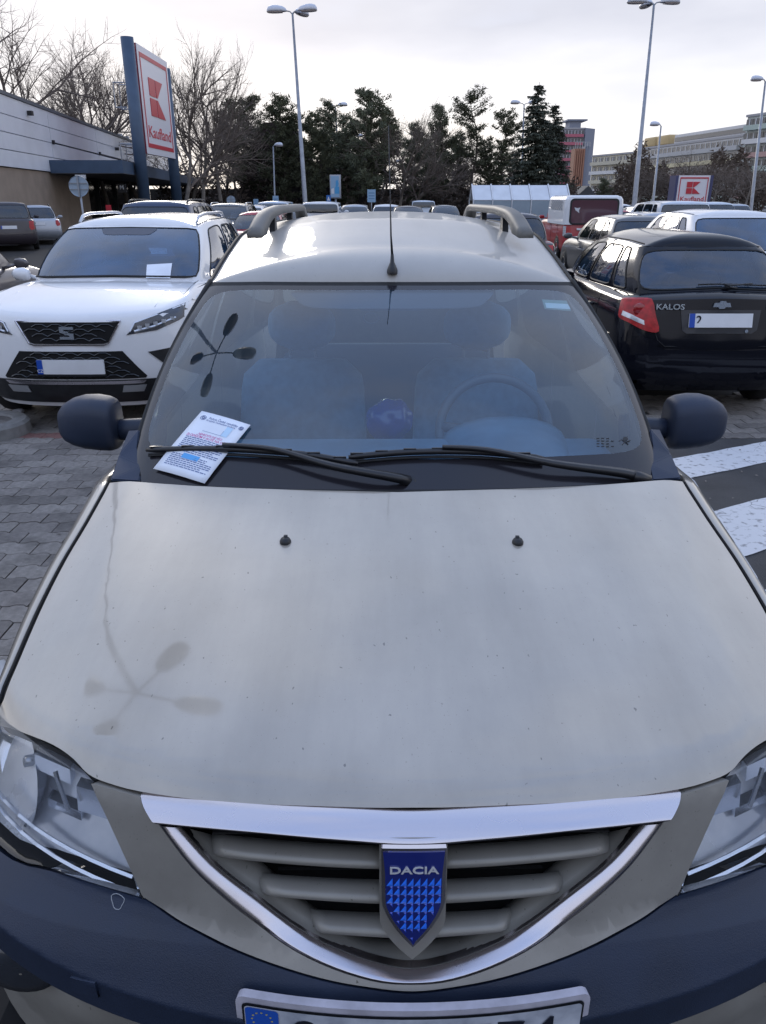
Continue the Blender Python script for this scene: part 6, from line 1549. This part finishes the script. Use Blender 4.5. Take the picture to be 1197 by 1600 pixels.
# =================================================================== trees
BARK = mat('bark', (.055, .045, .038), .9, var=.3, vscale=2); BARK2 = mat('bark_pale', (.15, .13, .112), .9, var=.3, vscale=2)
TWIG = mat('twigs', (.14, .112, .095), .9); NEED = mat('pine_needles', (.050, .060, .038), .9, color2=(.105, .110, .062), vscale=1.6); NEED2 = mat('spruce_needles', (.045, .056, .045), .9, color2=(.08, .09, .065), vscale=1.6)
def tri_tube(mb, a, b, ra, rb, n=3):
    d = b - a
    if d.length < 1e-6: return
    d.normalize(); u = d.cross(Vector((.3, .9, .2)));
    if u.length < .1: u = d.cross(Vector((1, 0, 0)))
    u.normalize(); w = d.cross(u); k = len(mb.v)
    for p, r in ((a, ra), (b, rb)):
        for j in range(n):
            t = math.tau * j / n; mb.v.append(tuple(p + (u * math.cos(t) + w * math.sin(t)) * r))
    for j in range(n): mb.f.append((k + j, k + (j + 1) % n, k + n + (j + 1) % n, k + n + j))
def bare_tree(seed, spread=.5, trunk=.28, twigs=1.0, levels=5, lean=.0):
    rn = random.Random(seed); tb, br = MB(), MB()
    def grow(p, d, L_, r, lev):
        n = 4 if lev <= 1 else 3; q = p; segs = []
        for i in range(n):
            d = (d + Vector((rn.gauss(0, .17), rn.gauss(0, .17), rn.gauss(.03, .05)))).normalized(); e = q + d * (L_ / n)
            ra, rb_ = r * (1 - .5 * i / n), r * (1 - .5 * (i + 1) / n)
            tri_tube(tb if lev == 0 else br, q, e, ra, rb_, 7 if lev == 0 else 4 if lev < 3 else 3); segs.append((q, e, d)); q = e
        if lev >= levels: return
        kids = int({0: 7, 1: 5, 2: 5, 3: 4, 4: 4}[lev] * twigs) 
        for k in range(kids):
            t = rn.uniform(.35 if lev == 0 else .2, 1); i = min(n - 1, int(t * n)); a, b, dd = segs[i]; pos = a.lerp(b, t * n - i)
            az = rn.uniform(0, math.tau); sp_ = spread * rn.uniform(.7, 1.5); ax = dd.orthogonal().normalized(); ax.rotate(Matrix.Rotation(az, 3, dd)); nd = (dd + ax * sp_ + Vector((0, 0, .06))).normalized()
            grow(pos, nd, L_ * rn.uniform(.45, .68) * (1.15 if lev == 0 else 1), r * (.50 if lev else .5), lev + 1)
        grow(q, d, L_ * .6, r * .5, lev + 1)
    grow(Vector((0, 0, 0)), Vector((lean, 0, 1)).normalized(), 5.0, trunk * .62, 0)
    zt_ = float(np.percentile([v[2] for v in br.v], 97))
    for m_ in (tb, br): m_.v = [(x * 10 / zt_, y * 10 / zt_, z * 10 / zt_) for x, y, z in m_.v]
    return tb, br
def clump(mb, c, r, n, rn, sz, upb=.25):
    for _ in range(n):
        d = Vector((rn.gauss(0, 1), rn.gauss(0, 1), rn.gauss(upb, .7))).normalized(); p = c + Vector((rn.gauss(0, r * .45), rn.gauss(0, r * .45), rn.gauss(0, r * .28))); s = d.cross(Vector((rn.random(), rn.random(), rn.random()))).normalized() * sz * .20; e = d * sz * rn.uniform(.7, 1.3)
        k = len(mb.v); mb.v += [tuple(p - s), tuple(p + s), tuple(p + e)]; mb.f.append((k, k + 1, k + 2))
def pine(seed, base=.3, rad=2.2, flat=False):
    rn = random.Random(seed); tb, br, lf = MB(), MB(), MB(); pts = [Vector((rn.gauss(0, .05) * i, rn.gauss(0, .05) * i, i * 1.25)) for i in range(9)]
    pts[-1].z = 9.8; [tri_tube(tb, pts[i], pts[i + 1], .16 * (1 - i / 9), .16 * (1 - (i + 1) / 9), 6) for i in range(8)]
    z = 10 * base
    while z < 9.7:
        f = (z / 10 - base) / (1 - base); prof = (math.sin(min(1, f * 1.5 + .25) * math.pi / 2) * (1 - f ** 2.2) ** .8 + .08) if not flat else (.35 + .65 * f if f < .85 else .8) * rn.choice((.5, .9, 1.1))
        ax = Vector((np.interp(z, [p.z for p in pts], [p.x for p in pts]), np.interp(z, [p.z for p in pts], [p.y for p in pts]), z))
        for k in range(rn.choice((3, 4, 4))):
            az = rn.uniform(0, math.tau); L_ = rad * prof * rn.uniform(.55, 1.15); up_ = rn.uniform(.02, .45) + f * .3
            e = ax + Vector((math.cos(az) * L_, math.sin(az) * L_, L_ * up_)); tri_tube(br, ax, e, .05, .015)
            nc = max(2, int(L_ / .33))
            for j in range(nc):
                t = (j + 1.2) / (nc + .2); c = ax.lerp(e, t) + Vector((rn.gauss(0, .10), rn.gauss(0, .10), rn.uniform(0, .12))); clump(lf, c, .36, 36, rn, .23, .6)
        z += rn.uniform(.22, .38) if not flat else rn.uniform(.35, .6)
    clump(lf, Vector(pts[-1]), .3, 16, rn, .3, 1)
    return tb, br, lf
def spruce(seed):
    rn = random.Random(seed); tb, br, lf = MB(), MB(), MB(); tri_tube(tb, Vector(), Vector((0, 0, 10)), .16, .01, 6); z = .4
    while z < 9.85:
        f = z / 10; L0 = 2.0 * (1 - f) ** .85 + .05
        for k in range(4 if f < .85 else 2):
            az = rn.uniform(0, math.tau); L_ = L0 * rn.uniform(.7, 1.12); prev = Vector((0, 0, z))
            n = max(2, int(L_ / .22))
            for j in range(n):
                t = (j + 1) / n; c = Vector((math.cos(az) * L_ * t, math.sin(az) * L_ * t, z - .55 * L_ * t + .28 * L_ * t * t)); tri_tube(br, prev, c, .02, .012); prev = c
                for q in range(16):
                    d = Vector((math.cos(az) * .3 + rn.gauss(0, .5), math.sin(az) * .3 + rn.gauss(0, .5), -.55 + rn.gauss(0, .35))).normalized(); s = Vector((rn.gauss(0, 1), rn.gauss(0, 1), 0)).normalized() * .06; ee = d * rn.uniform(.16, .36); pp = c + Vector((rn.gauss(0, .10), rn.gauss(0, .10), 0)); kk = len(lf.v); lf.v += [tuple(pp - s), tuple(pp + s), tuple(pp + ee)]; lf.f.append((kk, kk + 1, kk + 2))
        z += rn.uniform(.06, .20)
    return tb, br, lf
PROTO = {}
for k, (sd_, sp_, tw2, lv) in {'b0': (3, .85, .86, 5), 'b1': (8, .66, .9, 5), 'b2': (21, 1.05, .84, 5), 'b3': (34, .52, .9, 5)}.items():
    tb, br = bare_tree(sd_, sp_, .3, tw2, lv); PROTO[k] = (tb.mesh('trunk', BARK2), br.mesh('crown', TWIG), None)
for k, sd_, bs, rd, fl_ in (('p0', 4, .22, 2.1, False), ('p1', 9, .32, 1.9, False), ('p2', 15, .15, 2.4, False), ('p3', 23, .45, 2.6, True)):
    tb, br, lf = pine(sd_, bs, rd, fl_); PROTO[k] = (tb.mesh('trunk', BARK), br.mesh('branches', BARK), lf.mesh('crown', NEED))
for k, sd_ in (('s0', 5), ('s1', 12)):
    tb, br, lf = spruce(sd_); PROTO[k] = (tb.mesh('trunk', BARK), br.mesh('branches', BARK), lf.mesh('crown', NEED2))
rt = random.Random(77)
def tree(name, label, kind, px, pyt, Y, wscale=1.0, group=None):
    top_ = W(px, pyt, Y); hgt = top_.z + .04; s = hgt / 10; root = empty(name, (top_.x, Y, -.04), rt.uniform(0, 6.28), label, 'tree', group)
    a, b, c = PROTO[kind]; sc = (s * wscale, s * wscale, s)
    share('trunk', a, root, sc=sc)
    if c is None: share('crown', b, root, sc=sc)
    else: share('branches', b, root, sc=sc); share('crown', c, root, sc=sc)
CN = [('p1', 358, 156, 80, .9, 'narrow pine right of the bare trees by the pylon sign'), ('p0', 392, 146, 84, 1, 'pine with rounded top left of the tall three-headed lamp'), ('p2', 437, 148, 80, 1, 'broad dark pine touching the tall three-headed lamp from the left'),
      ('p0', 412, 198, 92, 1.2, 'lower pine in the gap behind the dark house'), ('p2', 488, 176, 78, 1.0, 'dark pine just right of the tall three-headed lamp'), ('p1', 514, 158, 86, 1.0, 'slender pine behind the double-headed lamp'), ('p2', 545, 180, 82, 1.1, 'bushy pine right of the double-headed lamp'),
      ('p0', 577, 138, 74, 1.0, 'tallest pine in the middle of the tree line'), ('p1', 603, 172, 88, 1, 'pine half behind the tallest middle pine'), ('p2', 650, 192, 84, .8, 'dense low pine right of the bare gap'), ('p0', 690, 162, 82, .8, 'pine with pointed top left of the flat-topped pine'),
      ('p3', 744, 149, 78, 1.05, 'flat-topped tall pine with bare stem'), ('p2', 716, 208, 92, 1, 'lower dark pine below the flat-topped pine'), ('p2', 762, 222, 80, 1, 'low dark pine behind the left of the cart shelter'), ('p3', 790, 180, 84, 1.0, 'open-crowned pine left of the big spruce'), ('p1', 805, 236, 96, 1.4, 'low conifer at the foot of the big spruce, left side'), ('p0', 670, 215, 92, 1.3, 'low wide pine filling the gap behind the dense low pine'), ('p2', 530, 215, 95, 1.5, 'broad low pine behind the advertising board'), ('p2', 460, 215, 96, 1.3, 'broad low pine behind the dark house roof'), ('p0', 580, 230, 98, 1.6, 'broad low pine behind the panel sign')]
for k, px, py, Y, ws, lab in CN: tree('pine_tree', lab, k, px, py, Y, ws)
tree('spruce_tree', 'big pointed spruce in front of the tower block', 's0', 843, 128, 70, 1.45); tree('spruce_tree', 'second spruce leaning beside the big one, nearer the tower block', 's1', 869, 160, 74, 1.3)
tree('pine_tree', 'small dark pine right of the ribbed tower', 'p0', 945, 278, 100, 1.2)
BT = [('b2', 2, 8, 48, 1.0, 'big bare oak at the upper left corner'), ('b1', 58, 92, 60, 1, 'bare tree between the corner oak and the dense bare crown'), ('b0', 100, 72, 62, .95, 'dense bare tree above the shop roof'), ('b2', 140, 78, 66, .8, 'bare tree with rounded crown above the shop roof'), ('b0', 176, 120, 70, .9, 'bare tree just left of the pylon sign'), ('b1', 205, 130, 76, .9, 'bare tree behind the pylon post'),
      ('b3', 268, 82, 62, .8, 'slender bare tree right beside the pylon sign'), ('b1', 300, 84, 64, .8, 'tall bare tree second to the right of the pylon sign'), ('b3', 332, 98, 66, .8, 'tall bare tree third to the right of the pylon sign'), ('b0', 285, 170, 80, 1.2, 'lower bare tree behind the slender ones by the pylon sign'), ('b0', 340, 190, 84, 1.2, 'lower bare tree in front of the narrow pine'),
      ('b0', 622, 186, 76, 1, 'bare tree in the bright gap of the tree line'), ('b1', 640, 210, 78, 1.2, 'second bare tree in the bright gap'), ('b1', 700, 200, 88, 1.2, 'bare tree behind the thin lamp left of the cart shelter'), ('b2', 775, 215, 90, 1.2, 'bare tree behind the open-crowned pine'), ('b0', 596, 200, 90, 1, 'bare tree behind the middle pines')]
for k, px, py, Y, ws, lab in BT: tree('bare_tree', lab, k, px, py, Y, ws)
for i, (px, py, Y, ws) in enumerate(((968, 286, 120, 1.6), (985, 270, 118, 1.5), (1006, 266, 110, 1.5), (1030, 262, 112, 1.5), (1052, 252, 108, 1.5), (1075, 248, 104, 1.4), (1098, 262, 100, 1.5), (1122, 258, 96, 1.4), (1148, 262, 92, 1.3), (1172, 250, 88, 1.3))):
    tree('bare_tree', ['bare bush tree right of the small pine', 'bare tree behind the foot of the right tall lamp', 'brown bare tree just right of the right tall lamp', 'brown bare tree behind the slim single-headed lamp', 'wide bare tree above the small red-framed sign', 'tallest of the bare trees before the long slab', 'bare tree just right of the small red-framed sign', 'thin bare tree before the pale green balconies', 'bare tree left of the edge lamp', 'bare tree behind the edge lamp'][i], ('b0', 'b2')[i % 2], px, py, Y, ws)
# undergrowth and hedge mass under the tree line
rn = random.Random(9); mb = MB()
for k in range(4200):
    px = rn.uniform(250, 900); Y = rn.uniform(80, 98); x = W(px, 320, Y).x; hmax = 4.2 + 1.2 * math.sin(px * .05) + 1.0 * math.sin(px * .13 + 1)
    z = rn.uniform(0, hmax) * rn.uniform(.6, 1); clump(mb, Vector((x, Y, z)), .5, 4, rn, .5)
for k in range(5000):
    px = rn.uniform(930, 1197); Y = rn.uniform(112, 125); x = W(px, 320, Y).x; hm = (3.2 if px < 960 else 5.5 + 2.2 * math.sin(px * .045 + 1.0) + 1.2 * math.sin(px * .16)); clump(mb, Vector((x, Y, hm * rn.random() ** .75)), .6, 2 if px > 960 else 1, rn, .62)
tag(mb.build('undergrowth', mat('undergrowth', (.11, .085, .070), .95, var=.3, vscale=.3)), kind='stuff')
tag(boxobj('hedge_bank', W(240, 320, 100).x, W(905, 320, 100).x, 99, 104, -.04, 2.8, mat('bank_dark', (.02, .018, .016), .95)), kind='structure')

# unseen tree-like belt added behind the camera to darken reflections and block low sky
rn = random.Random(31); mb = MB(); n = 60; rows = [[], [], [], []]
for i in range(n + 1):
    x = -70 + 140 * i / n; h_ = 5.2 + 1.3 * math.sin(i * 1.3) + rn.uniform(-.8, .8)
    for r, (yy, f) in enumerate(((-15, 0), (-15.6, .8), (-17.5, 1), (-20, 0))): rows[r].append((x, yy + rn.uniform(-.5, .5) * (r in (1, 2)), -.04 + (h_ + .04) * f))
mb.loft(rows); tag(mb.build('low_sky_blocker', mat('blocker_dark', (.06, .06, .045), .95, var=.4, vscale=.4)), kind='structure')
